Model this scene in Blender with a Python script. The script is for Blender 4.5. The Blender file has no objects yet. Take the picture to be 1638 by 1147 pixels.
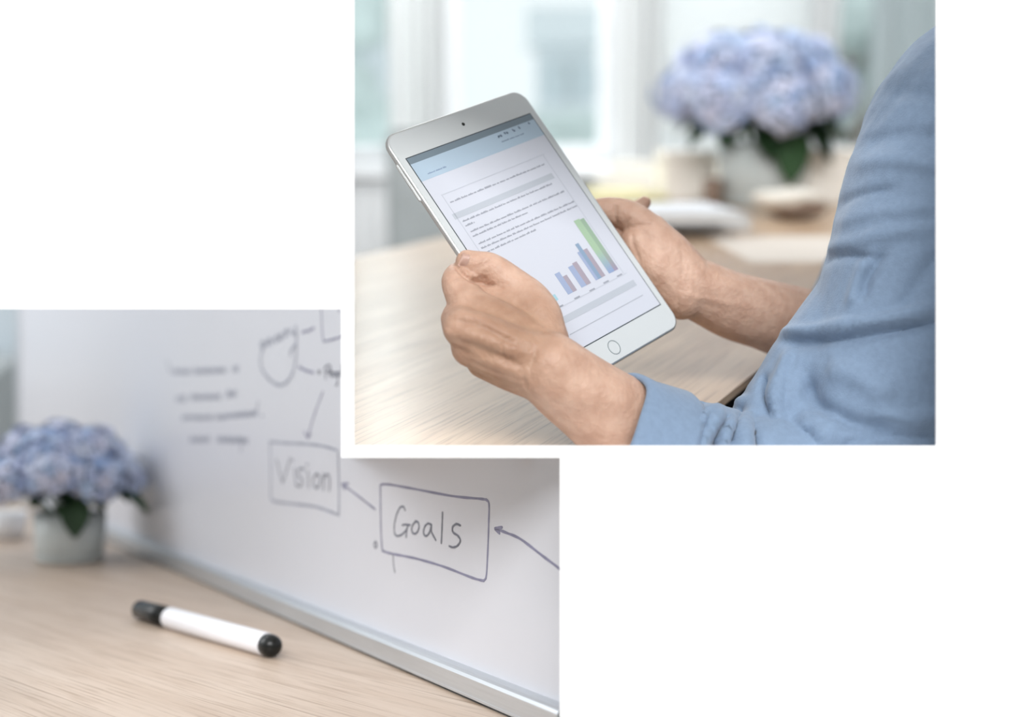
import bpy, bmesh, math, random
import numpy as np
from mathutils import Vector, Matrix
random.seed(7); np.random.seed(7)
SC = bpy.context.scene
COL = SC.collection

# ------------------------------------------------------------------ camera
FPX, CX, CY = 2200.0, 819.0, 573.5
HOR1, HOR2 = 140.0, 600.0                 # horizon rows of the two rooms
PITCH = math.atan((CY - HOR1) / FPX)
H1 = 473.0 / FPX                          # camera above the first table
CAMZ = 0.75 + H1
CAMP = Vector((0, 0, CAMZ))
Rv = Vector((1, 0, 0))
Fv = Vector((0, math.cos(PITCH), -math.sin(PITCH)))
Uv = Vector((0, math.sin(PITCH), math.cos(PITCH)))
cam_d = bpy.data.cameras.new('camera'); cam = bpy.data.objects.new('camera', cam_d); COL.objects.link(cam)
cam_d.sensor_width = 36; cam_d.lens = 36 * FPX / 1638
cam_d.clip_start = 0.02; cam_d.clip_end = 200
cam.matrix_world = Matrix(((1, 0, 0, 0), (0, Uv.y, -Fv.y, 0), (0, Uv.z, -Fv.z, CAMZ), (0, 0, 0, 1)))
cam_d.dof.use_dof = True
cam_d.dof.focus_distance = 1 / 1.135
cam_d.dof.aperture_fstop = cam_d.lens / 1000 / 0.0162
cam_d.dof.aperture_blades = 0
SC.camera = cam

# ------------------------------------------------------------------ world, lights, exposure
W = bpy.data.worlds.new('sky'); SC.world = W; W.use_nodes = True
bg = W.node_tree.nodes['Background']
bg.inputs['Color'].default_value = (0.95, 0.975, 1.0, 1); bg.inputs['Strength'].default_value = 0.9
SC.view_settings.view_transform = 'Standard'; SC.view_settings.look = 'None'
SC.view_settings.exposure = 0.3; SC.view_settings.gamma = 1.0; SC.view_settings.use_curve_mapping = False
SC.cycles.use_denoising = True
SC.cycles.max_bounces = 8

def area_light(name, loc, target, size, power, color=(1, 1, 1)):
    d = bpy.data.lights.new(name, 'AREA'); d.shape = 'RECTANGLE'; d.size, d.size_y = size; d.energy = power; d.color = color
    o = bpy.data.objects.new(name, d); COL.objects.link(o); o.location = loc
    o.rotation_euler = (Vector(target) - Vector(loc)).to_track_quat('-Z', 'Y').to_euler()
    return o
area_light('added_left_back_fill', (-1.6, 5.6, 2.9), (0.35, 1.3, 0.75), (2.6, 1.8), 225, (1.0, 0.99, 0.97))  # added unseen lamp outside the back wall for table glare and arm highlights
area_light('added_front_wall_fill', (0.1, -0.95, 2.55), (0, 0.80, 0.9), (2.6, 1.2), 100)  # added lamp behind the camera that keeps the front wall white
area_light('added_side_fill', (-2.5, 1.7, 1.9), (-0.3, 1.35, 0.65), (1.6, 1.4), 23, (0.96, 0.98, 1.0))  # added fill to brighten the second room; no window stands there
area_light('added_back_wall_fill', (0.9, 3.3, 2.9), (0.7, 3.9, 0.9), (2.2, 0.9), 48, (0.97, 0.99, 1.0))  # added overhead fill that brightens the back wall and curtains

# ------------------------------------------------------------------ projection helpers
def ray(px, py):
    return Fv + Rv * ((px - CX) / FPX) - Uv * ((py - CY) / FPX)
def P(px, py, Z):
    return CAMP + ray(px, py) * Z
def hit(px, py, p0, n):
    d = ray(px, py); return CAMP + d * ((p0 - CAMP).dot(n) / d.dot(n))
def onY(px, py, Y):
    return hit(px, py, Vector((0, Y, 0)), Vector((0, 1, 0)))
def onT(px, py, z=0.75):
    return hit(px, py, Vector((0, 0, z)), Vector((0, 0, 1)))
# frame of the second room
t2 = (HOR2 - CY) / FPX
F2 = (Fv - Uv * t2).normalized(); U2 = (Uv + Fv * t2).normalized()
M2 = Matrix(((1, F2.x, U2.x, 0), (0, F2.y, U2.y, 0), (0, F2.z, U2.z, CAMZ), (0, 0, 0, 1)))
M2i = M2.inverted()
KB = 1 / (0.788 * 1331.0)                # 1/depth of the whiteboard per pixel
H2 = 358.7 / FPX / (815 * KB)
def ray2(px, py):
    return M2i.to_3x3() @ ray(px, py)
def hit2(px, py, p0, n):
    d = ray2(px, py); return d * (p0.dot(n) / d.dot(n))
def onD(px, py, z=0.0):                  # on the desk of the second room (z above its top), local
    return hit2(px, py, Vector((0, 0, -H2 + z)), Vector((0, 0, 1)))

# ------------------------------------------------------------------ materials
def lin(c):
    return tuple((x / 255 / 12.92) if x / 255 <= 0.04045 else ((x / 255 + 0.055) / 1.055) ** 2.4 for x in c) + (1,)
def mat(name, col, rough=0.5, metal=0.0, spec=0.5, var=0.0, vscale=8.0, bump=0.0, bscale=200.0, trans=0.0, sss=0.0, emit=0.0, sheen=0.0, vstretch=(1, 1, 1), alt=None):
    m = bpy.data.materials.new(name); m.use_nodes = True
    nt = m.node_tree; b = nt.nodes['Principled BSDF']
    c = lin(col)
    b.inputs['Base Color'].default_value = c
    b.inputs['Roughness'].default_value = rough; b.inputs['Metallic'].default_value = metal
    b.inputs['Specular IOR Level'].default_value = spec
    b.inputs['Transmission Weight'].default_value = trans
    if sheen: b.inputs['Sheen Weight'].default_value = sheen
    if sss:
        b.inputs['Subsurface Weight'].default_value = sss
        b.inputs['Subsurface Radius'].default_value = (1.0, 0.4, 0.25); b.inputs['Subsurface Scale'].default_value = 0.006
    if emit:
        b.inputs['Emission Color'].default_value = c; b.inputs['Emission Strength'].default_value = emit
    tc = nt.nodes.new('ShaderNodeTexCoord')
    mp = nt.nodes.new('ShaderNodeMapping'); nt.links.new(tc.outputs['Object'], mp.inputs['Vector'])
    mp.inputs['Scale'].default_value = vstretch
    n = nt.nodes.new('ShaderNodeTexNoise'); n.inputs['Scale'].default_value = vscale; n.inputs['Detail'].default_value = 5
    nt.links.new(mp.outputs['Vector'], n.inputs['Vector'])
    mx = nt.nodes.new('ShaderNodeMix'); mx.data_type = 'RGBA'
    a2 = lin(alt) if alt else tuple(x * (1 - var) for x in c[:3]) + (1,)
    a1 = c if alt else tuple(min(1, x * (1 + var)) for x in c[:3]) + (1,)
    rp = nt.nodes.new('ShaderNodeMapRange'); rp.inputs[1].default_value = 0.35; rp.inputs[2].default_value = 0.65
    nt.links.new(n.outputs['Fac'], rp.inputs[0]); nt.links.new(rp.outputs[0], mx.inputs['Factor'])
    mx.inputs['A'].default_value = a1; mx.inputs['B'].default_value = a2
    nt.links.new(mx.outputs['Result'], b.inputs['Base Color'])
    if bump:
        n2 = nt.nodes.new('ShaderNodeTexNoise'); n2.inputs['Scale'].default_value = bscale; n2.inputs['Detail'].default_value = 3
        nt.links.new(mp.outputs['Vector'], n2.inputs['Vector'])
        bp = nt.nodes.new('ShaderNodeBump'); bp.inputs['Strength'].default_value = bump; bp.inputs['Distance'].default_value = 0.002
        nt.links.new(n2.outputs['Fac'], bp.inputs['Height']); nt.links.new(bp.outputs['Normal'], b.inputs['Normal'])
    return m

def wood(name, c1, c2, c3, rough=0.42, scale=1.0, stave=(0.9, 0.09), tone=0.86):
    m = bpy.data.materials.new(name); m.use_nodes = True; nt = m.node_tree; N = nt.nodes; L = nt.links
    b = N['Principled BSDF']; b.inputs['Roughness'].default_value = rough; b.inputs['Specular IOR Level'].default_value = 0.7
    tc = N.new('ShaderNodeTexCoord')
    def noise(sc, detail, stretch):
        mp = N.new('ShaderNodeMapping'); mp.inputs['Scale'].default_value = stretch; L.new(tc.outputs['Object'], mp.inputs['Vector'])
        n = N.new('ShaderNodeTexNoise'); n.inputs['Scale'].default_value = sc; n.inputs['Detail'].default_value = detail
        n.inputs['Roughness'].default_value = 0.6
        L.new(mp.outputs['Vector'], n.inputs['Vector']); return n
    def mix(fac, a, bb):
        x = N.new('ShaderNodeMix'); x.data_type = 'RGBA'; L.new(fac, x.inputs['Factor'])
        for k, v in (('A', a), ('B', bb)):
            if isinstance(v, tuple): x.inputs[k].default_value = v
            else: L.new(v, x.inputs[k])
        return x.outputs['Result']
    def rng(src, lo, hi, a=0.0, bb=1.0):
        r = N.new('ShaderNodeMapRange'); r.inputs[1].default_value = lo; r.inputs[2].default_value = hi
        r.inputs[3].default_value = a; r.inputs[4].default_value = bb; L.new(src, r.inputs[0]); return r.outputs[0]
    g1 = noise(3.0 * scale, 6, (1, 14, 1)); g2 = noise(11 * scale, 5, (1, 34, 1))
    base = mix(rng(g1.outputs['Fac'], 0.35, 0.65), lin(c1), lin(c2))
    base = mix(rng(g2.outputs['Fac'], 0.5, 0.66, 0, 0.8), base, lin(c3))
    br = N.new('ShaderNodeTexBrick'); br.inputs['Scale'].default_value = 1.0
    br.inputs['Brick Width'].default_value = stave[0]; br.inputs['Row Height'].default_value = stave[1]
    br.inputs['Mortar Size'].default_value = 0.0006; br.inputs['Mortar Smooth'].default_value = 0.3
    br.inputs['Color1'].default_value = (1, 1, 1, 1); br.inputs['Color2'].default_value = (tone, tone * 0.99, tone * 0.98, 1); br.inputs['Mortar'].default_value = (0.7, 0.66, 0.62, 1)
    L.new(tc.outputs['Object'], br.inputs['Vector'])
    mu = N.new('ShaderNodeMix'); mu.data_type = 'RGBA'; mu.blend_type = 'MULTIPLY'; mu.inputs['Factor'].default_value = 1
    L.new(base, mu.inputs['A']); L.new(br.outputs['Color'], mu.inputs['B']); L.new(mu.outputs['Result'], b.inputs['Base Color'])
    bp = N.new('ShaderNodeBump'); bp.inputs['Strength'].default_value = 0.25; bp.inputs['Distance'].default_value = 0.0006
    L.new(g2.outputs['Fac'], bp.inputs['Height']); L.new(bp.outputs['Normal'], b.inputs['Normal'])
    return m

def floret_mat(name, cols):
    m = bpy.data.materials.new(name); m.use_nodes = True; nt = m.node_tree; b = nt.nodes['Principled BSDF']
    oi = nt.nodes.new('ShaderNodeObjectInfo'); cr = nt.nodes.new('ShaderNodeValToRGB'); nt.links.new(oi.outputs['Random'], cr.inputs['Fac'])
    els = cr.color_ramp.elements
    while len(els) < len(cols): els.new(0.5)
    for i, c in enumerate(cols):
        els[i].position = i / (len(cols) - 1); els[i].color = lin(c)
    tc = nt.nodes.new('ShaderNodeTexCoord'); n = nt.nodes.new('ShaderNodeTexNoise'); n.inputs['Scale'].default_value = 60
    nt.links.new(tc.outputs['Object'], n.inputs['Vector'])
    mx = nt.nodes.new('ShaderNodeMix'); mx.data_type = 'RGBA'; mx.inputs['B'].default_value = lin((205, 214, 238)); 
    mr = nt.nodes.new('ShaderNodeMapRange'); mr.inputs[1].default_value = 0.45; mr.inputs[2].default_value = 0.75; mr.inputs[4].default_value = 0.6
    nt.links.new(n.outputs['Fac'], mr.inputs[0]); nt.links.new(mr.outputs[0], mx.inputs['Factor'])
    nt.links.new(cr.outputs['Color'], mx.inputs['A']); nt.links.new(mx.outputs['Result'], b.inputs['Base Color'])
    b.inputs['Roughness'].default_value = 0.7
    return m

M = {}
M['page'] = mat('white_wall_paint', (254, 254, 254), 0.7, spec=0.2)
M['wall'] = mat('pale_grey_wall_paint', (205, 211, 212), 0.8, var=0.03, vscale=2)
M['greywall'] = mat('mid_grey_wall_paint', (150, 152, 154), 0.9, var=0.02)
M['wall2'] = mat('blue_grey_wall_paint', (186, 197, 204), 0.8, var=0.03, vscale=2)
M['white'] = mat('white_gloss_paint', (236, 238, 240), 0.4, var=0.02)
M['floor'] = mat('pale_floor', (190, 184, 176), 0.5, var=0.06, vscale=5)
M['curtain'] = mat('white_curtain_cloth', (226, 228, 232), 0.9, var=0.03, vscale=30, bump=0.1, bscale=800)
M['curtaing0'] = mat('grey_curtain_cloth', (200, 206, 208), 0.9, var=0.04, vscale=30)
def sheer(name, c):
    m = mat(name, c, 0.9, var=0.03, vscale=30); nt = m.node_tree; out = nt.nodes['Material Output']; b = nt.nodes['Principled BSDF']
    t = nt.nodes.new('ShaderNodeBsdfTranslucent'); t.inputs['Color'].default_value = lin(c); x = nt.nodes.new('ShaderNodeMixShader'); x.inputs[0].default_value = 0.82
    nt.links.new(b.outputs[0], x.inputs[1]); nt.links.new(t.outputs[0], x.inputs[2]); nt.links.new(x.outputs[0], out.inputs['Surface']); return m
M['curtain'] = sheer('sheer_white_curtain', (250, 250, 250)); M['curtaing'] = sheer('sheer_grey_curtain', (226, 231, 232))
M['glass'] = mat('window_glass', (242, 246, 246), 0.02, trans=1.0)
gm = M['glass']; nt = gm.node_tree; gt = nt.nodes.new('ShaderNodeBsdfTransparent'); gt.inputs['Color'].default_value = lin((246, 250, 250)); gx = nt.nodes.new('ShaderNodeMixShader'); gx.inputs[0].default_value = 0.9
gb = nt.nodes['Principled BSDF']; gb.inputs['Transmission Weight'].default_value = 0.0; gb.inputs['Roughness'].default_value = 0.03
gx.inputs[0].default_value = 0.94; nt.links.new(gb.outputs[0], gx.inputs[1]); nt.links.new(gt.outputs[0], gx.inputs[2]); nt.links.new(gx.outputs[0], nt.nodes['Material Output'].inputs['Surface'])
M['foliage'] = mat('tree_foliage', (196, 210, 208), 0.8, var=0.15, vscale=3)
M['bark'] = mat('tree_bark', (110, 100, 90), 0.9, var=0.2)
M['facade'] = mat('pale_blue_facade', (214, 222, 226), 0.8, var=0.04)
M['winblue'] = mat('far_window_glass', (190, 203, 209), 0.2, var=0.1)
M['wood1'] = wood('light_oak_table', (200, 174, 146), (182, 152, 122), (142, 110, 82), rough=0.31)
M['wood2'] = wood('light_oak_desk', (200, 183, 167), (186, 166, 148), (154, 132, 112), rough=0.45)
M['legs'] = mat('dark_metal_legs', (60, 60, 62), 0.4, metal=0.6)
M['skin'] = mat('skin', (184, 151, 130), 0.48, spec=0.35, vscale=90, alt=(170, 135, 114), bump=0.42, bscale=330, sss=0.12)
M['nail'] = mat('fingernail', (222, 188, 172), 0.3, var=0.03, sss=0.1)
M['shirt'] = mat('light_blue_chambray', (116, 136, 160), 0.85, var=0.05, vscale=250, bump=0.25, bscale=900, sheen=0.2)
M['alu'] = mat('silver_aluminium', (200, 202, 202), 0.3, metal=0.85)
M['tabwhite'] = mat('white_glass', (192, 196, 197), 0.18, spec=0.5)
M['black'] = mat('black_plastic', (20, 22, 21), 0.22, spec=0.3)
M['vase'] = mat('pale_grey_glazed_ceramic', (196, 204, 204), 0.25, var=0.03, vscale=10)
M['leaf'] = mat('dark_green_leaf', (52, 84, 50), 0.45, var=0.3, vscale=30)
M['stem'] = mat('green_stem', (84, 116, 74), 0.6)
M['floret'] = floret_mat('blue_hydrangea_petals', [(132, 158, 202), (164, 186, 218), (196, 204, 228), (204, 206, 227), (158, 176, 214), (214, 221, 236)])
M['core'] = mat('flower_head_core', (58, 84, 122), 0.8, var=0.2, vscale=60)
M['board'] = mat('whiteboard_enamel', (206, 208, 215), 0.28, var=0.012, vscale=3)
M['rail'] = mat('brushed_aluminium_rail', (196, 200, 204), 0.32, metal=0.75, vstretch=(1, 40, 40), var=0.03, vscale=20)
M['rail_shade'] = mat('dark_rail_shade', (58, 62, 64), 0.7)
M['ink'] = mat('grey_marker_ink', (104, 107, 120), 0.5, var=0.12, vscale=120)
M['inkv'] = mat('violet_grey_marker_ink', (126, 126, 150), 0.5, var=0.12, vscale=120)
M['inkp'] = mat('pale_grey_marker_ink', (150, 154, 168), 0.5, var=0.1, vscale=120)
M['penwhite'] = mat('white_pen_plastic', (222, 222, 226), 0.3)
M['paper'] = mat('white_paper', (232, 232, 230), 0.8, var=0.02)
M['yellow'] = mat('pale_yellow_paper', (210, 203, 160), 0.8, var=0.03)
M['cream'] = mat('cream_cloth', (222, 217, 207), 0.9, var=0.03)
M['carton'] = mat('pale_cream_carton', (246, 242, 234), 0.8, var=0.02)
M['brown'] = mat('brown_leather', (132, 112, 98), 0.6, var=0.1)
M['greycloth'] = mat('grey_upholstery', (172, 177, 178), 0.9, var=0.06)

# ------------------------------------------------------------------ object helpers
def clean(name): return name
def obj(name, bm_or_me, m, parent=None, smooth=False, matrix=None):
    if isinstance(bm_or_me, bmesh.types.BMesh):
        me = bpy.data.meshes.new(name); bmesh.ops.recalc_face_normals(bm_or_me, faces=bm_or_me.faces); bm_or_me.to_mesh(me); bm_or_me.free()
    else: me = bm_or_me
    if m is not None and not me.materials: me.materials.append(m)
    if smooth:
        for p in me.polygons: p.use_smooth = True
    o = bpy.data.objects.new(name, me); COL.objects.link(o)
    if parent is not None: o.parent = parent
    if matrix is not None: o.matrix_world = matrix
    return o
def tag(o, label=None, cat=None, group=None, kind=None):
    if label: o['label'] = label
    if cat: o['category'] = cat
    if group: o['group'] = group
    if kind: o['kind'] = kind
    return o
def empty(name, matrix, label=None, cat=None, group=None, kind=None):
    o = bpy.data.objects.new(name, None); COL.objects.link(o); o.matrix_world = matrix; o.empty_display_size = 0.02
    return tag(o, label, cat, group, kind)
def box(bm, lo, hi):
    x0, y0, z0 = lo; x1, y1, z1 = hi
    v = [bm.verts.new(p) for p in ((x0, y0, z0), (x1, y0, z0), (x1, y1, z0), (x0, y1, z0), (x0, y0, z1), (x1, y0, z1), (x1, y1, z1), (x0, y1, z1))]
    for f in ((3, 2, 1, 0), (4, 5, 6, 7), (0, 1, 5, 4), (1, 2, 6, 5), (2, 3, 7, 6), (3, 0, 4, 7)): bm.faces.new([v[i] for i in f])
def boxm(lo, hi, bevel=0.0):
    bm = bmesh.new(); box(bm, lo, hi)
    if bevel: bmesh.ops.bevel(bm, geom=list(bm.edges), offset=bevel, segments=2, affect='EDGES')
    return bm
def prism(bm, poly, d):                  # poly: list of Vectors, extruded by vector d
    a = [bm.verts.new(p) for p in poly]; b = [bm.verts.new(p + d) for p in poly]; n = len(poly)
    bm.faces.new(a); bm.faces.new(b[::-1])
    for i in range(n): bm.faces.new((a[i], b[i], b[(i + 1) % n], a[(i + 1) % n]))
def crom(pts, n):
    pts = np.array(pts, float)
    p = np.vstack([2 * pts[0] - pts[1], pts, 2 * pts[-1] - pts[-2]]); out = []
    for i in range(1, len(p) - 2):
        for t in np.linspace(0, 1, n, endpoint=False):
            a, b, c, d = p[i - 1], p[i], p[i + 1], p[i + 2]
            out.append(0.5 * (2 * b + (c - a) * t + (2 * a - 5 * b + 4 * c - d) * t * t + (3 * b - a - 3 * c + d) * t ** 3))
    out.append(p[-2]); return np.array(out)
def tube(bm, pts, rad, seg=14, n=6, cap=True):
    """round-ended tapered tube through pts"""
    q = crom([list(p) + [r] for p, r in zip(pts, rad)], n)
    c = [Vector(x[:3]) for x in q]; r = list(q[:, 3])
    if cap:
        d0 = (c[0] - c[1]).normalized(); d1 = (c[-1] - c[-2]).normalized(); r0, r1 = r[0], r[-1]
        pre = [(c[0] + d0 * r0 * math.sin(a), r0 * math.cos(a)) for a in (1.45, 1.1, 0.7, 0.35)]
        post = [(c[-1] + d1 * r1 * math.sin(a), r1 * math.cos(a)) for a in (0.35, 0.7, 1.1, 1.45)]
        c = [x[0] for x in pre] + c + [x[0] for x in post]; r = [x[1] for x in pre] + r + [x[1] for x in post]
    up = Vector((0.13, 0.2, 1)).normalized(); rings = []
    for i in range(len(c)):
        t = (c[min(i + 1, len(c) - 1)] - c[max(i - 1, 0)]).normalized()
        x = t.cross(up)
        if x.length < 1e-4: x = t.cross(Vector((1, 0, 0)))
        x.normalize(); y = t.cross(x).normalized(); 
        rings.append([bm.verts.new(c[i] + x * (r[i] * math.cos(2 * math.pi * k / seg)) + y * (r[i] * math.sin(2 * math.pi * k / seg))) for k in range(seg)])
    for a, b in zip(rings, rings[1:]):
        for k in range(seg): bm.faces.new((a[k], a[(k + 1) % seg], b[(k + 1) % seg], b[k]))
    bm.faces.new(rings[0][::-1]); bm.faces.new(rings[-1])
def lathe(bm, prof, seg=32, mtx=Matrix()):
    rings = [[bm.verts.new(mtx @ Vector((r * math.cos(2 * math.pi * k / seg), r * math.sin(2 * math.pi * k / seg), z))) for k in range(seg)] for r, z in prof]
    for a, b in zip(rings, rings[1:]):
        for k in range(seg): bm.faces.new((a[k], a[(k + 1) % seg], b[(k + 1) % seg], b[k]))
    bm.faces.new(rings[0][::-1]); bm.faces.new(rings[-1])
def remeshed(bm, voxel, smooth):
    bmesh.ops.recalc_face_normals(bm, faces=bm.faces)
    me = bpy.data.meshes.new('tmp'); bm.to_mesh(me); bm.free()
    o = bpy.data.objects.new('tmp', me); COL.objects.link(o)
    r = o.modifiers.new('r', 'REMESH'); r.mode = 'VOXEL'; r.voxel_size = voxel
    s = o.modifiers.new('s', 'SMOOTH'); s.factor = 0.5; s.iterations = smooth
    dg = bpy.context.evaluated_depsgraph_get(); dg.update()
    out = bpy.data.meshes.new_from_object(o.evaluated_get(dg)); bpy.data.objects.remove(o)
    return out
def sculpt(me, strokes, origin=CAMP):
    """push a mesh in or out along its normals next to 3-D lines: (points (px,py), width px, depth m)"""
    n = len(me.vertices); co = np.empty(n * 3); me.vertices.foreach_get('co', co); co = co.reshape(-1, 3)
    no = np.empty(n * 3); me.vertex_normals.foreach_get('vector', no); no = no.reshape(-1, 3)
    rel = co - np.array(origin); R = np.array([Rv[:], (-Uv)[:], Fv[:]]); c = rel @ R.T
    u = CX + FPX * c[:, 0] / c[:, 2]; v = CY + FPX * c[:, 1] / c[:, 2]
    face = -(no * (rel / np.linalg.norm(rel, axis=1)[:, None])).sum(1)
    disp = np.zeros(n)
    for pts, w, dep in strokes:
        q = crom(pts, 8); best = np.full(n, 1e9); arc = np.zeros(n); m = len(q) - 1
        for i in range(m):
            a, b = q[i], q[i + 1]; ab = b - a
            t = np.clip(((u - a[0]) * ab[0] + (v - a[1]) * ab[1]) / (ab @ ab + 1e-9), 0, 1)
            d = np.hypot(u - a[0] - t * ab[0], v - a[1] - t * ab[1])
            k = d < best; best[k] = d[k]; arc[k] = ((i + t) / m)[k]
        taper = np.clip(np.minimum(arc, 1 - arc) * 5 + 0.25, 0, 1)
        disp += dep * np.exp(-(best / w) ** 2) * taper * np.clip(face * 3 + 0.4, 0, 1)
    view = -rel / np.linalg.norm(rel, axis=1)[:, None]
    co = co + (0.35 * no + 0.65 * view) * disp[:, None]; me.vertices.foreach_set('co', co.ravel()); me.update()
def noise_disp(me, fn):
    n = len(me.vertices); co = np.empty(n * 3); me.vertices.foreach_get('co', co); co = co.reshape(-1, 3)
    no = np.empty(n * 3); me.vertex_normals.foreach_get('vector', no); no = no.reshape(-1, 3)
    co = co + no * fn(co)[:, None]; me.vertices.foreach_set('co', co.ravel()); me.update()

# ================================================================== STRUCTURE
PZ = 0.770                               # the white display wall
def pz(px, py, z=PZ): return P(px, py, z)
bm = bmesh.new()
loop1 = [(566, -160), (1499, -160), (1499, 713.5), (566, 713.5)]
loop2 = [(-160, 494), (546, 494), (546, 732), (896, 732), (896, 1300), (-160, 1300)]
outer = [(-1400, -1000), (3000, -1000), (3000, 2100), (-1400, 2100)]
def wall_cells():
    xs = sorted({-1400, -160, 546, 566, 896, 1499, 3000}); ys = sorted({-1000, -25, 494, 713.5, 732, 1300, 2100})
    for i in range(len(xs) - 1):
        for j in range(len(ys) - 1):
            x, y = (xs[i] + xs[i + 1]) / 2, (ys[j] + ys[j + 1]) / 2
            in1 = 566 < x < 1499 and -25 < y < 713.5
            in2 = (-160 < x < 546 and 494 < y < 1300) or (-160 < x < 896 and 732 < y < 1300)
            if not in1 and not in2: yield xs[i], ys[j], xs[i + 1], ys[j + 1]
vd = {}
def wv(x, y, z):
    k = (round(x, 2), round(y, 2), z)
    if k not in vd: vd[k] = bm.verts.new(P(x, y, z))
    return vd[k]
for z in (PZ,):
    for x0, y0, x1, y1 in wall_cells(): bm.faces.new((wv(x0, y0, z), wv(x0, y1, z), wv(x1, y1, z), wv(x1, y0, z)))
ret = bmesh.ops.extrude_face_region(bm, geom=list(bm.faces))
for g in ret['geom']:
    if isinstance(g, bmesh.types.BMVert): g.co += Fv * 0.003
tag(obj('wall_front', bm, M['page']), kind='structure')

# bulkhead between the two rooms: a thin side wall and the sloping soffit under the upper room
bm = bmesh.new()
Pz = PZ + 0.006
a = [P(552, -160, Pz), P(552, 722, Pz), P(552, 722, 4.6), P(552, -160, 4.6)]
prism(bm, a, Rv * 0.002)
tag(obj('wall_partition', bm, M['page']), kind='structure')
bm = bmesh.new()
prism(bm, [P(556, 722, Pz), P(1560, 722, Pz), P(1560, 722, 1.4), P(556, 722, 1.4)], Uv * -0.002)
tag(obj('soffit', bm, M['page']), kind='structure')

bm = boxm((-4, 1.0, -0.05), (5, 4.9, 0.0))
tag(obj('floor', bm, M['floor']), kind='structure')

# back wall with three window openings
YB = 4.5
def bx(px, py): p = onY(px, py, YB); return p.x, p.z
SILL = bx(600, 262)[1]; TOP = 2.55
w1 = (bx(440, 0)[0], bx(690, 0)[0]); w2 = (bx(706, 0)[0], bx(1052, 0)[0]); w3 = (bx(1322, 0)[0], bx(1590, 0)[0])
bm = bmesh.new()
xl, xr = bx(556, 0)[0] - 0.9, 3.2
spans = [(xl, w1[0]), (w1[1], w2[0]), (w2[1], w3[0]), (w3[1], xr)]
for s in spans: box(bm, (s[0], YB, 0), (s[1], YB + 0.16, TOP))
for s in (w1, w2, w3): box(bm, (s[0], YB, 0), (s[1], YB + 0.16, SILL))
box(bm, (xl, YB, TOP), (xr, YB + 0.16, 2.8))
tag(obj('wall_back', bm, M['wall']), kind='structure')
for i, (s, muls, bars) in enumerate(((w1, 0, 1), (w2, 1, 1), (w3, 0, 0))):
    e = empty('window_%d' % (i + 1), Matrix.Translation((s[0], YB, SILL)), kind='structure')
    wd, ht = s[1] - s[0], TOP - SILL
    bm = bmesh.new(); f = 0.055
    box(bm, (0, 0.04, 0), (f, 0.1, ht)); box(bm, (wd - f, 0.04, 0), (wd, 0.1, ht)); box(bm, (f, 0.04, 0), (wd - f, 0.1, f)); box(bm, (f, 0.04, ht - f), (wd - f, 0.1, ht))
    obj('window_frame', bm, M['white'], e)
    if muls: obj('mullion', boxm((wd * 0.74, 0.045, f), (wd * 0.74 + 0.05, 0.095, ht - f)), M['white'], e)
    obj('pane', boxm((f, 0.066, f), (wd - f, 0.071, ht - f)), M['glass'], e)
    obj('window_sill', boxm((-0.04, -0.16, -0.035), (wd + 0.04, 0.05, 0.0), 0.006), M['white'], e)

bm = boxm((1.75, 0.95, 0), (1.8, 4.9, 2.8)); tag(obj('blocker_wall_right', bm, M['greywall']), kind='structure')  # unseen wall added to keep light off the right side of the shirt
bm = boxm((-0.12, 0.98, 2.3), (1.8, 2.7, 2.35)); tag(obj('blocker_ceiling', bm, M['page']), kind='structure')  # unseen ceiling added to block the sky above the arms
g_ = M['wall']
for nm, lo, hi in (('blocker_wall_left', (-2.4, -3.0, 0), (-2.35, 0.7, 2.8)), ('blocker_wall_side', (2.35, -3.0, 0), (2.4, 0.94, 2.8)), ('blocker_wall_rear', (-2.4, -3.05, 0), (2.4, -3.0, 2.8)), ('blocker_ceiling', (-2.4, -3.0, 2.8), (2.4, 0.7, 2.85)), ('floor', (-2.4, -3.0, -0.05), (2.4, 0.99, 0.0))):  # unseen room added behind the camera to block frontal sky light
    tag(obj(nm, boxm(lo, hi), M['floor'] if nm == 'floor' else M['greywall']), kind='structure')
# outside
def blob(bm, c, r, seed, sub=3, amp=0.25):
    rs = np.random.RandomState(seed); k = rs.normal(size=(6, 3)) * 3.2; ph = rs.rand(6) * 6
    v0 = len(bm.verts); ret = bmesh.ops.create_icosphere(bm, subdivisions=sub, radius=1)
    for v in ret['verts']:
        d = v.co.normalized(); s = 1 + amp * sum(math.sin(Vector(k[i]).dot(d) + ph[i]) for i in range(6)) / 2.4
        v.co = Vector(c) + Vector((d.x * r[0], d.y * r[1], d.z * r[2])) * s
def tree(x, y, h, r, seed, label):
    e = empty('tree', Matrix.Translation((x, y, -0.6)), label, 'tree', 'trees outside the window')
    bm = bmesh.new(); tube(bm, [(0, 0, 0), (0.05, 0, h * 0.4), (0, 0.03, h * 0.75)], [0.16, 0.13, 0.08], seg=8, n=3); obj('trunk', bm, M['bark'], e, True)
    bm = bmesh.new()
    rs = random.Random(seed)
    for i in range(9):
        blob(bm, (rs.uniform(-r, r) * 0.8, rs.uniform(-r, r) * 0.6, h * rs.uniform(0.35, 0.95)), (r * 0.55, r * 0.5, r * 0.5), seed * 20 + i, 3, 0.35)
    tag(obj('crown', bm, M['foliage'], e, True), kind='stuff')
def ox(px, Y): return onY(px, 0, Y).x
tree(ox(490, 9), 9.0, 2.2, 0.6, 1, 'pale green tree outside the left window')
tree(ox(905, 12), 12.0, 1.35, 0.6, 2, 'small green tree low outside the middle window')
tree(ox(1365, 10), 10.0, 2.6, 0.7, 3, 'pale green tree outside the narrow right window')
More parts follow.
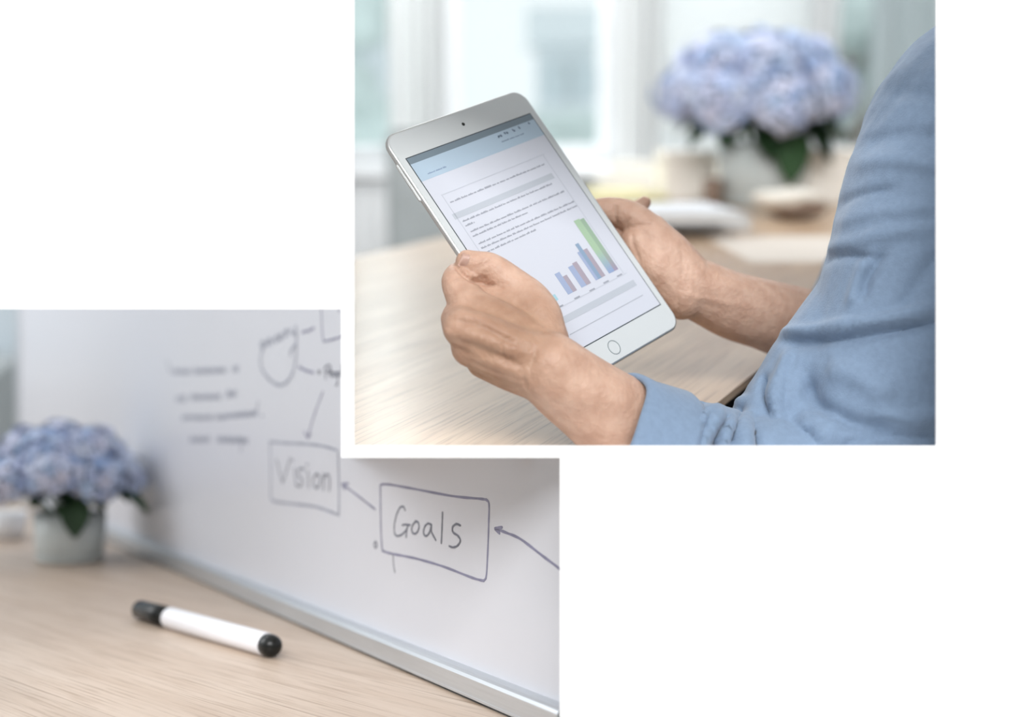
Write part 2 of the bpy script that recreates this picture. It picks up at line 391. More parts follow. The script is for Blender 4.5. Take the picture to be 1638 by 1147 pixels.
def building(px0, px1, ptop, Y, label, rows, cols):
    x0, x1 = ox(px0, Y), ox(px1, Y); zt = onY(0, ptop, Y).z
    e = empty('house', Matrix.Translation((x0, Y, -1.0)), label, 'building')
    wd, ht = x1 - x0, zt + 1.0
    obj('wall', boxm((0, 0, 0), (wd, 4, ht)), M['facade'], e)
    bm = bmesh.new(); prism(bm, [Vector((-0.15, -0.2, ht)), Vector((-0.15, 4.2, ht)), Vector((-0.15, 2, ht + 0.5))], Vector((wd + 0.3, 0, 0))); obj('roof', bm, M['winblue'], e)
    for r in range(rows):
        for c in range(cols):
            cx = wd * (c + 0.5) / cols; z = ht - (r + 0.7) * 0.55
            w = obj('window', boxm((cx - 0.16, -0.05, z - 0.2), (cx + 0.16, 0.02, z + 0.16)), M['winblue'], e)
            obj('pane', boxm((cx - 0.13, -0.06, z - 0.17), (cx + 0.13, -0.052, z + 0.13)), M['winblue'], w)
building(868, 955, 70, 15, 'pale blue house far outside the middle window', 4, 2)
building(440, 596, 20, 18, 'pale house far outside the left window', 4, 2)

# curtains
def curtain(name, px0, px1, label, m, folds, y=YB - 0.12, amp=0.03):
    p0, p1 = onY(px0, 0, y).x, onY(px1, 0, y).x
    e = bmesh.new(); n = folds * 10; rows = [2.5, 1.6, 0.75, 0.06]; grid = []
    for z in rows:
        grid.append([e.verts.new((p0 + (p1 - p0) * i / n + 0.004 * math.sin(i * 1.7 + z), y + amp * math.sin(2 * math.pi * i / 10 + 0.4 * math.sin(z * 2 + i * 0.1)) * (1 + 0.3 * math.sin(i)), z)) for i in range(n + 1)])
    for a, b in zip(grid, grid[1:]):
        for i in range(n): e.faces.new((a[i], a[i + 1], b[i + 1], b[i]))
    ret = bmesh.ops.solidify(e, geom=list(e.faces), thickness=0.002)
    o = obj(name, e, m, None, True)
    return tag(o, label, 'curtain', 'curtains at the windows')
curtain('curtain', 618, 716, 'white curtain between the left and the middle window', M['curtain'], 5)
curtain('curtain', 984, 1062, 'white curtain right of the middle window, beside the blue flowers', M['curtain'], 4)
curtain('curtain', 1396, 1640, 'grey white curtain at the right, behind the shirt sleeve', M['curtaing'], 7)
curtain('curtain', 1300, 1342, 'narrow pale curtain left of the narrow right window', M['curtain'], 2)

# radiator below the left window, chair beyond the table
x0, z1 = bx(470, 0)[0], bx(600, 282)[1]; x1 = bx(640, 0)[0]
e = empty('radiator', Matrix.Translation((x0, YB - 0.12, 0.12)), 'white panel radiator under the left window', 'radiator')
obj('panel', boxm((0, 0, 0), (x1 - x0, 0.07, z1 - 0.12), 0.01), M['white'], e)
for k in range(9):
    xx = (x1 - x0) * (k + 0.5) / 9; obj('rib', boxm((xx - 0.02, -0.012, 0.03), (xx + 0.02, 0.0, z1 - 0.16), 0.003), M['white'], e)
def chair(px, Y, ztop, wd, label, m, rot=0.0):
    p = onY(px, 300, Y)
    e = empty('chair', Matrix.Translation((p.x, Y, 0)) @ Matrix.Rotation(rot, 4, 'Z'), label, 'chair')
    obj('seat', boxm((-wd / 2, -0.22, 0.41), (wd / 2, 0.2, 0.47), 0.015), m, e)
    obj('backrest', boxm((-wd / 2, 0.16, 0.5), (wd / 2, 0.2, ztop), 0.012), m, e)
    for sx in (-1, 1):
        for sy in (-0.2, 0.18):
            bm = bmesh.new(); tube(bm, [(sx * (wd / 2 - 0.025), sy, 0.0), (sx * (wd / 2 - 0.03), sy, 0.42)], [0.012, 0.016], 8, 2, False); obj('leg', bm, M['legs'], e)
chair(676, 3.4, 0.86, 0.17, 'grey upholstered chair beyond the table by the radiator', M['greycloth'], 0.1)

# ================================================================== FIRST TABLE
u1 = Vector((0.39, 0.921, 0)).normalized(); n1 = Vector((u1.y, -u1.x, 0))
near_c = 0.5 * (onT(1240, 563).dot(n1) + onT(1180, 625).dot(n1))
far_c = 0.5 * (onT(580, 407).dot(n1) + onT(705, 381).dot(n1))
def tpt(c, s): return n1 * c + u1 * s
Ywall = P(900, 713.5, PZ + 0.012)
# outline: panel line, partition line, left edge, far end, near edge
def on_line_c(px, c):                    # along a viewing plane px=const, where the table line c is met
    d = ray(px, 300); d = Vector((d.x, d.y, 0)); k = c / d.dot(n1); return d * k
A = onT(566, 716); A = P(555.5, 0, 1); dA = ray(555.5, 715); 
front0 = onT(555.5, 717); front1 = onT(1600, 717)
pA = front0; pB = on_line_c(555.5, far_c); send = 3.0
yfront = front0.y
sB = (yfront - n1.y * near_c) / u1.y
poly = [pA, pB, tpt(far_c, send), tpt(near_c, send), tpt(near_c, sB)]
poly = [Vector((p.x, p.y, 0.75)) for p in poly]
Mt = Matrix((( u1.x, -n1.x * -1, 0, 0), (u1.y, n1.y, 0, 0), (0, 0, 1, 0), (0, 0, 0, 1)))
Mt = Matrix(((u1.x, -u1.y, 0, poly[0].x), (u1.y, u1.x, 0, poly[0].y), (0, 0, 1, 0), (0, 0, 0, 1)))
te = empty('table', Mt, 'light oak table under the tablet and the arms', 'table')
Mti = Mt.inverted()
bm = bmesh.new(); prism(bm, [Mti @ p for p in poly], Vector((0, 0, -0.006)))
obj('tabletop', bm, M['wood1'], te)
for c, s in ((near_c - 0.05, 1.25), (near_c - 0.05, 2.9), (far_c + 0.05, 2.9), (far_c + 0.06, 1.95)):
    p = Mti @ Vector((*tpt(c, s).xy, 0)); obj('leg', boxm((p.x - 0.025, p.y - 0.025, 0), (p.x + 0.025, p.y + 0.025, 0.744), 0.003), M['legs'], te)

# ================================================================== TABLET
Rt = np.array([[0.66108323, -0.55108194, 0.50919314], [-0.35580847, -0.82773489, -0.43388396], [0.66058254, 0.10565817, -0.74328128]])
tt = np.array([0.01675169, -0.08186271, 0.90667077])
C2W = np.array([Rv[:], (-Uv)[:], Fv[:]]).T
Rw = C2W @ Rt; tw = C2W @ tt + np.array(CAMP)
MT = Matrix([list(Rw[i]) + [tw[i]] for i in range(3)] + [[0, 0, 0, 1]])
TN = Vector(Rw[:, 2]); TP = Vector(tw)
def zt(px, py):
    return (TP - CAMP).dot(TN) / ray(px, py).dot(TN)
TW, TH, TR = 0.1347, 0.200, 0.0105
def rrect(w, h, r, n=8):
    pts = []
    for cx, cy, a0 in ((w / 2 - r, h / 2 - r, 0), (-w / 2 + r, h / 2 - r, 90), (-w / 2 + r, -h / 2 + r, 180), (w / 2 - r, -h / 2 + r, 270)):
        for k in range(n + 1):
            a = math.radians(a0 + 90 * k / n); pts.append((cx + r * math.cos(a), cy + r * math.sin(a)))
    return pts
tab = empty('tablet', MT, 'white tablet computer held up in both hands, showing a document with a bar chart', 'tablet')
bm = bmesh.new(); rings = []
for ins, z in ((0.0012, 0.0), (0.0004, -0.0002), (0.0, -0.0010), (0.0, -0.0022), (0.0004, -0.0036), (0.0018, -0.0052), (0.0045, -0.0065), (0.009, -0.0072)):
    rings.append([bm.verts.new((x, y, z)) for x, y in rrect(TW - 2 * ins, TH - 2 * ins, max(TR - ins, 0.003))])
for a, b in zip(rings, rings[1:]):
    for i in range(len(a)): bm.faces.new((a[i], a[(i + 1) % len(a)], b[(i + 1) % len(b)], b[i]))
bm.faces.new(rings[0]); bm.faces.new(rings[-1][::-1])
obj('body', bm, M['alu'], tab, True)
bm = bmesh.new(); prism(bm, [Vector((x, y, 0.0)) for x, y in rrect(TW - 0.0028, TH - 0.0028, TR - 0.0014)], Vector((0, 0, 0.0002)))
obj('front_panel', bm, M['tabwhite'], tab)
# buttons on the left edge
obj('volume_button', boxm((-TW / 2 - 0.0006, 0.052, -0.0042), (-TW / 2 + 0.0008, 0.080, -0.0026), 0.0003), M['alu'], tab)
bm = bmesh.new(); lathe(bm, [(0.00125, 0.0002), (0.00125, 0.0004)], 16, Matrix.Translation((0, TH / 2 - 0.0105, 0))); obj('camera_lens', bm, M['black'], tab)
hb = Matrix.Translation((0, -TH / 2 + 0.0098, 0))
bm = bmesh.new(); R0, R1 = 0.0052, 0.0046
for k in range(40):
    a0, a1 = 2 * math.pi * k / 40, 2 * math.pi * (k + 1) / 40
    prism(bm, [hb @ Vector((R0 * math.cos(a0), R0 * math.sin(a0), 0.0002)), hb @ Vector((R0 * math.cos(a1), R0 * math.sin(a1), 0.0002)), hb @ Vector((R1 * math.cos(a1), R1 * math.sin(a1), 0.0002)), hb @ Vector((R1 * math.cos(a0), R1 * math.sin(a0), 0.0002))], Vector((0, 0, 0.0002)))
obj('home_button', bm, mat('grey_button_ring', (150, 158, 160), 0.3, metal=0.4), tab)
# homography photo -> screen
src = [(650, 251), (848, 186), (1055, 482), (873, 592.5)]; SWd, SHt = 0.1204, 0.1604
dst = [(-SWd / 2, SHt / 2), (SWd / 2, SHt / 2), (SWd / 2, -SHt / 2), (-SWd / 2, -SHt / 2)]
Am, bv = [], []
for (x, y), (X, Y) in zip(src, dst):
    Am += [[x, y, 1, 0, 0, 0, -X * x, -X * y], [0, 0, 0, x, y, 1, -Y * x, -Y * y]]; bv += [X, Y]
hh = np.append(np.linalg.solve(np.array(Am), np.array(bv)), 1).reshape(3, 3)
def scr(x, y):
    q = hh @ np.array([x, y, 1.0]); return Vector((q[0] / q[2], q[1] / q[2], 0))
def flat(name, polys, m, parent, z, th=0.00004):
    bm = bmesh.new()
    for pl in polys: prism(bm, [Vector((p[0], p[1], z)) for p in pl], Vector((0, 0, th)))
    return obj(name, bm, m, parent)
def smat(name, c, e=0.06): return mat(name, c, 0.25, emit=e)
S_black = smat('screen_border', (58, 64, 68), 0.0); S_bg = smat('screen_page_white', (187, 190, 199)); S_head = smat('screen_header_blue', (158, 176, 191)); S_stat = smat('screen_status_grey', (104, 118, 128))
S_mid = smat('screen_rule_grey', (158, 162, 170)); S_txt = smat('screen_text_grey', (146, 149, 158), 0.05); S_band = smat('screen_band_grey', (168, 173, 181)); S_line = smat('screen_line_grey', (175, 179, 188)); S_blue = smat('chart_blue', (142, 154, 180)); S_mauve = smat('chart_mauve', (150, 142, 152))
S_green = smat('chart_green', (146, 190, 150)); S_teal = smat('chart_teal', (146, 180, 190)); S_cyan = smat('chart_pale_blue', (124, 144, 166))
hw, hh2 = SWd / 2, SHt / 2; b_ = 0.0007
scrn = flat('screen', [[(-hw - b_, -hh2 - b_), (hw + b_, -hh2 - b_), (hw + b_, hh2 + b_), (-hw - b_, hh2 + b_)]], S_black, tab, 0.0002)
z0 = 0.00026
def layer(): 
    global z0
    z0 += 0.00004; return z0
flat('page', [[(-hw, -hh2), (hw, -hh2), (hw, hh2), (-hw, hh2)]], S_bg, scrn, layer())
yh = scr(772, 252).y
flat('header_bar', [[(-hw, yh), (hw, yh), (hw, hh2), (-hw, hh2)]], S_head, scrn, layer())
ys_ = scr(753, 227.5).y
flat('status_bar', [[(-hw, ys_), (hw, ys_), (hw, hh2), (-hw, hh2)]], S_stat, scrn, layer())
zt_l = layer()
rt = random.Random(3)
def band(a, b, wdt):
    p, q = scr(*a), scr(*b); y = (p.y + q.y) / 2
    return [(p.x, y - wdt / 2), (q.x, y - wdt / 2), (q.x, y + wdt / 2), (p.x, y + wdt / 2)]
def textline(a, b, hgt=0.0013):
    p, q = scr(*a), scr(*b); y = (p.y + q.y) / 2; x = p.x; out = []
    while x < q.x - 0.0004:
        w = min(rt.uniform(0.0022, 0.0075), q.x - x); k = x
        while k < x + w - 0.0003:
            l = min(rt.uniform(0.0005, 0.0012), x + w - k); h = hgt * rt.choice((0.62, 0.7, 1.0)); out.append([(k, y - hgt / 2), (k + l, y - hgt / 2), (k + l, y - hgt / 2 + h), (k, y - hgt / 2 + h)]); k += l + 0.00014
        x += w + 0.0008
    return out
for a, b, w in (((722, 341), (885, 281), 0.0042), ((892, 509), (1018, 452), 0.0046)): flat('band', [band(a, b, w)], S_band, scrn, zt_l)
for a, b in (((718, 319), (870, 262)), ((738, 350), (883, 291)), ((742, 357), (758, 351)), ((751, 367), (902, 302)), ((754, 374), (843, 336)), ((764, 387), (916, 318)), ((768, 394), (921, 325)), ((773, 401), (856, 363))):
    flat('text_line', textline(a, b), S_txt, scrn, zt_l)
for a, b in (((912, 536), (1027, 467)), ((704, 308), (870, 247)), ((858, 512), (1000, 431))): flat('rule', [band(a, b, 0.0006)], S_line if a[0] != 912 else S_mid, scrn, zt_l)
pl, pr = scr(706, 309), scr(868, 248); yb = scr(1000, 431).y
for nm, x in (('rule', pl.x), ('rule', pr.x)): flat(nm, [[(x - 0.0003, yb), (x + 0.0003, yb), (x + 0.0003, pl.y), (x - 0.0003, pl.y)]], S_line, scrn, zt_l)
yax = scr(954, 444).y
def bar(x0p, x1p, top, m, base=yax, zz=None):
    xa, xb = scr(*x0p).x, scr(*x1p).x; yt = scr(*top).y
    flat('chart_bar', [[(xa, base), (xb, base), (xb, yt), (xa, yt)]], m, scrn, zz or zt_l)
bar((878, 481), (892, 475), (880, 471), S_teal)
bar((909, 469), (917, 465), (890, 433), S_blue); bar((917, 465), (923, 461), (903, 437), S_mauve)
bar((931, 458), (939, 454), (913, 421), S_blue); bar((939, 454), (946, 450), (919, 415), S_mauve)
bar((953, 445), (961, 441), (928, 397), S_blue); bar((957, 443), (962, 440), (929, 382), S_cyan, zz=zt_l + 0.00003); bar((962, 440), (968, 437), (935, 394), S_mauve)
ymid = scr(955, 395).y
xa, xb, xc = scr(974, 434).x, scr(982, 429).x, scr(988, 426).x
def gradbar(name, x0, x1, y0, y1, ytop, cA, cB):
    m = bpy.data.materials.new(name); m.use_nodes = True; nt = m.node_tree; b = nt.nodes['Principled BSDF']
    tc = nt.nodes.new('ShaderNodeTexCoord'); sp = nt.nodes.new('ShaderNodeSeparateXYZ'); nt.links.new(tc.outputs['Object'], sp.inputs[0])
    r = nt.nodes.new('ShaderNodeMapRange'); r.inputs[1].default_value = y0; r.inputs[2].default_value = y1; nt.links.new(sp.outputs['Y'], r.inputs[0])
    mx = nt.nodes.new('ShaderNodeMix'); mx.data_type = 'RGBA'; mx.inputs['A'].default_value = lin(cA); mx.inputs['B'].default_value = lin(cB)
    nt.links.new(r.outputs[0], mx.inputs['Factor']); nt.links.new(mx.outputs['Result'], b.inputs['Base Color']); nt.links.new(mx.outputs['Result'], b.inputs['Emission Color'])
    b.inputs['Emission Strength'].default_value = 0.06; b.inputs['Roughness'].default_value = 0.25
    flat('chart_bar', [[(x0, y0), (x1, y0), (x1, ytop), (x0, ytop)]], m, scrn, zt_l + 0.00003)
gradbar('chart_green_to_blue', xa, xb, yax, ymid, scr(923, 347).y, (130, 146, 180), (148, 172, 146)); gradbar('chart_green_to_mauve', xb, xc, yax, ymid, scr(932, 345).y, (142, 132, 152), (136, 158, 138))
for x, y in ((896, 488), (923, 473), (947, 460), (969, 447), (990, 436)):
    p = scr(x, y); flat('axis_label', [[(p.x - 0.0028, p.y - 0.0006), (p.x + 0.0028, p.y - 0.0006), (p.x + 0.0028, p.y + 0.0006), (p.x - 0.0028, p.y + 0.0006)]], S_txt, scrn, zt_l)
p = scr(803, 418); flat('axis_label', [[(p.x - 0.001, p.y - 0.002), (p.x + 0.001, p.y - 0.002), (p.x + 0.001, p.y + 0.002), (p.x - 0.001, p.y + 0.002)]], S_txt, scrn, zt_l)
flat('header_text', textline((683, 274), (714, 264), 0.001), smat('header_ink_blue', (122, 138, 160), 0.1), scrn, zt_l)
flat('header_text', textline((803, 227), (838, 215), 0.001), smat('header_ink', (116, 130, 146), 0.1), scrn, zt_l)
mk = []
for x, y in ((799, 219), (803, 217), (808, 215), (813, 214), (822, 210), (832, 206), (846, 200)):
    p = scr(x, y)
    for k in range(3):
        dx, dy = rt.uniform(-0.0008, 0.0008), rt.uniform(-0.0008, 0.0008); mk.append([(p.x + dx - 0.0006, p.y + dy - 0.0006), (p.x + dx + 0.0006, p.y + dy - 0.0006), (p.x + dx + 0.0006, p.y + dy + 0.0006), (p.x + dx - 0.0006, p.y + dy + 0.0006)])
flat('header_icons', mk, smat('header_icon_ink', (96, 110, 126), 0.1), scrn, zt_l)

# ================================================================== PERSON
per = empty('person', Matrix.Translation((0.62, 1.15, 0.0)), 'person in a light blue chambray shirt with rolled sleeves holding a white tablet', 'person')
PM = per.matrix_world.inverted()
def T3(lst): return [P(*p) for p in lst]
bm = bmesh.new()
def tb(pts, rad, **k): tube(bm, T3(pts), [r / 1000 for r in rad], **k)
def F(px, py, off): return (px, py, zt(px, py) + off)          # off < 0: in front of the tablet
# near (left) hand
W = F(880, 592, -0.040)
tb([W, F(957, 650, -0.034), F(1040, 705, -0.020), (1180, 765, 0.865), (1340, 790, 0.885)], [22.5, 26.5, 31.5, 28, 26], seg=20)
tb([F(862, 535, -0.029), F(815, 505, -0.018), F(775, 486, -0.002)], [14, 12.5, 11])
tb([F(866, 562, -0.034), F(800, 520, -0.024), F(752, 490, -0.010)], [16, 14, 12.3])
tb([F(866, 578, -0.040), F(800, 548, -0.034), F(742, 526, -0.020)], [16, 14, 12.5])
tb([F(864, 594, -0.036), F(800, 572, -0.026), F(753, 555, -0.010)], [16, 13.5, 12])
tb([F(862, 606, -0.030), F(815, 592, -0.018), F(775, 577, 0.000)], [14.5, 13, 11.5])
tb([F(860, 570, -0.028), F(810, 540, -0.016), F(780, 520, -0.006)], [16, 14, 12])                  # palm
tb([F(752, 490, -0.010), F(732, 452, 0.003), F(752, 436, 0.022), F(795, 436, 0.0225)], [12.5, 10.6, 9.2, 8])
tb([F(742, 526, -0.020), F(736, 505, 0.012), F(775, 492, 0.0235), F(820, 488, 0.023)], [12.5, 10.6, 9.2, 8])
tb([F(753, 555, -0.010), F(752, 540, 0.018), F(792, 525, 0.024), F(834, 520, 0.023)], [12, 10, 9, 8])
tb([F(775, 577, 0.000), F(775, 568, 0.022), F(808, 556, 0.024), F(842, 552, 0.022)], [11.5, 9.5, 8.3, 7.4])
tb([F(872, 545, -0.034), F(862, 505, -0.033), F(838, 468, -0.024), F(789, 432, -0.0155), F(766, 425, -0.0120), F(747, 417, -0.0095)], [15, 14, 11.6, 9.8, 9.4, 7.4], seg=18)
tb([F(850, 500, -0.030), F(808, 482, -0.013), F(776, 468, -0.0025), F(752, 456, 0.001)], [13, 11, 9.8, 9.5])                  # web
# far (right) hand
tb([(1098, 456, 0.972), (1180, 491, 0.99), (1290, 525, 1.02), (1420, 575, 1.06), (1560, 560, 1.1)], [21.5, 24.5, 28.5, 34, 40], seg=20)
tb([(1098, 450, 0.97), (1062, 405, 0.968), (1040, 375, 0.968)], [20, 18.5, 15])
tb([(1092, 468, 0.97), (1050, 425, 0.965), (1020, 390, 0.965)], [20, 18, 13])
tb([(1046, 380, 0.966), (1010, 346, 0.968), (972, 336, 0.970), (938, 340, 0.969)], [14, 11, 9.6, 7.5])
tb([(1040, 368, 0.985), (1018, 340, 0.99), (1031, 324, 0.994)], [9, 6.5, 5.2])
for pts, rad in (([(1040, 385, 0.98), (1000, 380, 0.982), (960, 386, 0.972), (920, 392, 0.958)], [11, 9.5, 8.5, 7.5]),
                 ([(1050, 405, 0.98), (1005, 412, 0.98), (965, 420, 0.968), (925, 426, 0.955)], [11, 9.5, 8.5, 7.5]),
                 ([(1062, 430, 0.978), (1020, 445, 0.972), (985, 456, 0.96), (950, 462, 0.95)], [10, 8.5, 7.6, 7])): tb(pts, rad)
# trunk and upper arms, under the shirt
tb([(1340, 790, 0.885), (1425, 560, 0.89), (1500, 330, 0.90), (1600, 130, 0.93), (1720, 60, 1.0)], [28, 36, 40, 40, 38])
tb([(1560, 560, 1.1), (1640, 300, 1.12), (1720, 60, 1.0)], [40, 45, 38])
tb([(1660, 110, 1.03), (1570, 400, 1.1), (1530, 760, 1.1)], [60, 88, 85])
body_me = remeshed(bm, 0.00135, 6)
sk = [([(724, 420), (736, 433), (745, 441), (761, 449), (777, 454), (794, 457)], 2.6, -0.0055), ([(764, 443), (780, 448)], 3.0, -0.002), ([(794, 459), (806, 462)], 2.5, -0.0012), ([(740, 432), (752, 440), (772, 445)], 4, 0.0012), 
      ([(763, 432), (775, 423), (786, 415)], 2.2, -0.0011), ([(758, 430), (768, 421), (778, 413)], 2.2, -0.0006),
      ([(720, 452), (730, 444), (738, 440)], 3, -0.0008),
      ([(722, 500), (770, 508), (830, 540)], 10, 0.0012), ([(725, 512), (770, 522), (826, 552)], 5, -0.0012), ([(722, 530), (780, 545), (836, 570)], 9, 0.0014), ([(735, 545), (790, 566), (836, 588)], 5, -0.0012),
      ([(748, 565), (800, 585), (846, 600)], 8, 0.001), ([(745, 575), (800, 600)], 5, -0.0006),
      ([(812, 540), (806, 560), (812, 590)], 2.5, -0.0012), ([(820, 545), (816, 560), (818, 580)], 2.2, -0.001), ([(832, 590), (838, 604), (842, 625)], 3.5, -0.0012), ([(858, 560), (850, 585), (848, 605)], 3, -0.0009),
      ([(708, 530), (722, 535)], 6, 0.001), ([(724, 558), (738, 560)], 6, 0.0008),
      ([(986, 325), (984, 345), (990, 362)], 2.6, -0.0022), ([(1003, 372), (1003, 356), (1010, 349)], 2.2, -0.0012), ([(1000, 366), (1030, 360), (1052, 362)], 2.4, -0.0008), ([(1010, 372), (1014, 395), (1024, 420)], 3, -0.0012),
      ([(1083, 462), (1085, 490), (1080, 505)], 2.5, -0.0008), ([(1088, 385), (1092, 420), (1088, 450)], 4, -0.0006), ([(1085, 470), (1140, 480), (1200, 492)], 5, 0.0008)]
sculpt(body_me, sk)
rsk = np.random.RandomState(5); kk = rsk.normal(size=(10, 3)) * 130; pp = rsk.rand(10) * 6
noise_disp(body_me, lambda c: 0.00022 * np.sin(c @ kk.T + pp).sum(1) / 2)
body_me.transform(PM)
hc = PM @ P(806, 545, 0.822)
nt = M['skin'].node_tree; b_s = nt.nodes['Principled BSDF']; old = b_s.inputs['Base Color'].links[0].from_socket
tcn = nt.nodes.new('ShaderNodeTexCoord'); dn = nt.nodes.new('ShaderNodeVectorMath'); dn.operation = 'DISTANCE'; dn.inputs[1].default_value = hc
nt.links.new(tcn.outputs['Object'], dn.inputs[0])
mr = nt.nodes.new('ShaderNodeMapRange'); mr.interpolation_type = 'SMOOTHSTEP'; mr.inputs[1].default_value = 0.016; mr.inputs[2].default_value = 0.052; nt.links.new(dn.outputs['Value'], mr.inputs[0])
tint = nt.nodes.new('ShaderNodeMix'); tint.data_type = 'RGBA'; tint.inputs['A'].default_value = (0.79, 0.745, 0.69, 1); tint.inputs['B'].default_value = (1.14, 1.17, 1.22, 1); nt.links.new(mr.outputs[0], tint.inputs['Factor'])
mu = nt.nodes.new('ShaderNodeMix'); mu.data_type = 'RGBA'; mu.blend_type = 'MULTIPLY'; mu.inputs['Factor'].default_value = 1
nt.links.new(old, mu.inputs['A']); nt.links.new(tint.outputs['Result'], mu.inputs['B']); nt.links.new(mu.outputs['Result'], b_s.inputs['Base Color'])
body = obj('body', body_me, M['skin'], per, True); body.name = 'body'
# thumb nail
bm = bmesh.new()
g = []
tc_ = P(*F(749.5, 417.5, -0.0097))
axis = (P(*F(747, 417, -0.0095)) - P(*F(768, 425.5, -0.012))).normalized()
nrm = (-Fv - Rv * 0.30 - Uv * 0.12).normalized(); side = axis.cross(nrm).normalized(); nrm = side.cross(axis); ctr = tc_ + nrm * 0.0076 + axis * 0.0012
for i in range(7):
    s = -0.0045 + 0.009 * i / 6; row = []
    w = 0.0048 * (1 - 0.25 * (abs(i - 3.2) / 3.2) ** 3)
    for j in range(7):
        t = (j - 3) / 3; row.append(bm.verts.new(ctr + axis * s + side * (w * t) + nrm * (-0.0022 * t * t - 0.0005 * ((i - 3) / 3) ** 2)))
    g.append(row)
for a, b in zip(g, g[1:]):
    for j in range(6): bm.faces.new((a[j], a[j + 1], b[j + 1], b[j]))
bmesh.ops.solidify(bm, geom=list(bm.faces), thickness=0.0008)
for v in bm.verts: v.co = PM @ v.co
obj('thumbnail', bm, M['nail'], body, True)

# shirt
bm = bmesh.new()
tb([(1055, 722, 0.850), (1180, 766, 0.868), (1330, 790, 0.885)], [37, 42, 48], seg=24)
tb([(1330, 790, 0.885), (1420, 580, 0.888), (1458, 450, 0.89), (1485, 340, 0.892), (1545, 195, 0.90), (1680, 110, 0.96), (1760, 90, 1.02)], [50, 56, 57, 57.5, 60, 66, 70], seg=24)
tb([(1245, 690, 0.89), (1330, 600, 0.90), (1400, 520, 0.90)], [33, 44, 46], seg=20)                     # cloth in the crook of the arm
tb([(1340, 545, 1.03), (1420, 575, 1.05), (1560, 560, 1.1), (1640, 300, 1.12)], [30, 42, 52, 60], seg=20)
tb([(1720, 190, 1.04), (1570, 400, 1.1), (1505, 650, 1.09), (1500, 900, 1.09)], [80, 108, 118, 116], seg=28)
shirt_me = remeshed(bm, 0.0026, 8)
folds = [([(1075, 735), (1085, 690), (1110, 652), (1150, 630), (1190, 626)], 7, -0.0062), ([(1092, 730), (1103, 695), (1125, 665), (1165, 645), (1195, 640)], 6, 0.003),
         ([(1098, 690), (1115, 668), (1135, 655)], 4, -0.003), ([(1105, 735), (1113, 700), (1130, 678)], 6, -0.0055), ([(1120, 730), (1130, 690), (1155, 655)], 6, 0.0035), ([(1138, 740), (1146, 700), (1160, 672)], 7, -0.0065),
         ([(1155, 740), (1160, 700), (1180, 665)], 6, 0.003), ([(1170, 715), (1176, 680), (1190, 650)], 7, -0.005), ([(1190, 735), (1200, 690), (1210, 650)], 8, 0.003), ([(1215, 735), (1205, 690), (1207, 660)], 9, -0.005),
         ([(1235, 670), (1222, 630), (1224, 600)], 6, -0.004), ([(1250, 690), (1240, 640), (1250, 590), (1262, 560)], 9, 0.003),
         ([(1240, 530), (1300, 528), (1400, 512), (1499, 490)], 9, 0.0035), ([(1245, 545), (1310, 548), (1410, 535), (1510, 515)], 10, -0.0045),
         ([(1305, 420), (1345, 408), (1400, 412)], 8, -0.004), ([(1300, 400), (1350, 390), (1420, 372), (1500, 365)], 12, 0.0025), ([(1330, 345), (1345, 325), (1385, 310), (1440, 300)], 8, -0.003), ([(1330, 360), (1400, 340), (1500, 330)], 12, 0.002),
         ([(1380, 480), (1390, 440), (1420, 400)], 10, -0.003), ([(1360, 490), (1370, 450), (1390, 410)], 9, 0.0025), ([(1440, 500), (1470, 450), (1510, 400)], 14, -0.002),
         ([(1290, 600), (1310, 650), (1370, 680), (1430, 690)], 16, -0.006), ([(1270, 680), (1330, 675), (1300, 700)], 16, 0.004), ([(1320, 720), (1400, 705), (1510, 700)], 12, -0.004), ([(1400, 660), (1450, 668), (1510, 664)], 12, 0.003),
         ([(1320, 590), (1370, 600), (1430, 640)], 22, 0.004), ([(1380, 230), (1440, 215), (1510, 220)], 14, -0.0025), ([(1360, 265), (1430, 255), (1510, 268)], 14, 0.0025), ([(1420, 150), (1470, 150), (1510, 165)], 14, -0.002)]
sculpt(shirt_me, [(a, w * 0.95, d * (2.0 if i < 13 else 1.6)) for i, (a, w, d) in enumerate(folds)])
kk2 = rsk.normal(size=(10, 3)) * 30; pp2 = rsk.rand(10) * 6; kk3 = rsk.normal(size=(8, 3)) * 85; pp3 = rsk.rand(8) * 6
noise_disp(shirt_me, lambda c: 0.0012 * np.sin(c @ kk2.T + pp2).sum(1) / 2.2 + 0.0005 * np.sin(c @ kk3.T + pp3).sum(1) / 2)
shirt_me.transform(PM)
shirt = obj('shirt', shirt_me, M['shirt'], per, True)
def cuff(pa, pb, r0, r1, lip):
    a, b = P(*pa), P(*pb); ax = (b - a); L = ax.length; q = ax.to_track_quat('Z', 'Y').to_matrix().to_4x4()
    mt = PM @ Matrix.Translation(a) @ q; bm = bmesh.new()
    prof = [(r0 - lip, L * 0.5), (r0 - lip, 0.004), (r0 - lip * 0.6, 0.0006), (r0 - 0.0005, 0), (r0 + 0.0018, 0.004), (r0 + 0.002, L * 0.3), (r1 + 0.002, L * 0.8), (r1, L * 0.97), (r1 - 0.004, L), (r1 - 0.012, L * 0.96)]
    rings = []
    for k, (r, z) in enumerate(prof):
        ring = []
        for s in range(48):
            th = 2 * math.pi * s / 48; w = 1 + 0.012 * math.sin(3 * th + 1) + 0.008 * math.sin(7 * th + z * 40)
            ring.append(bm.verts.new(mt @ Vector((r * w * math.cos(th), r * w * math.sin(th), z + 0.0015 * math.sin(4 * th)))))
        rings.append(ring)
    for x, y in zip(rings, rings[1:]):
        for s in range(48): bm.faces.new((x[s], x[(s + 1) % 48], y[(s + 1) % 48], y[s]))
    obj('cuff', bm, M['shirt'], shirt, True)
cuff((974, 683, 0.836), (1064, 730, 0.852), 0.0365, 0.0405, 0.004)
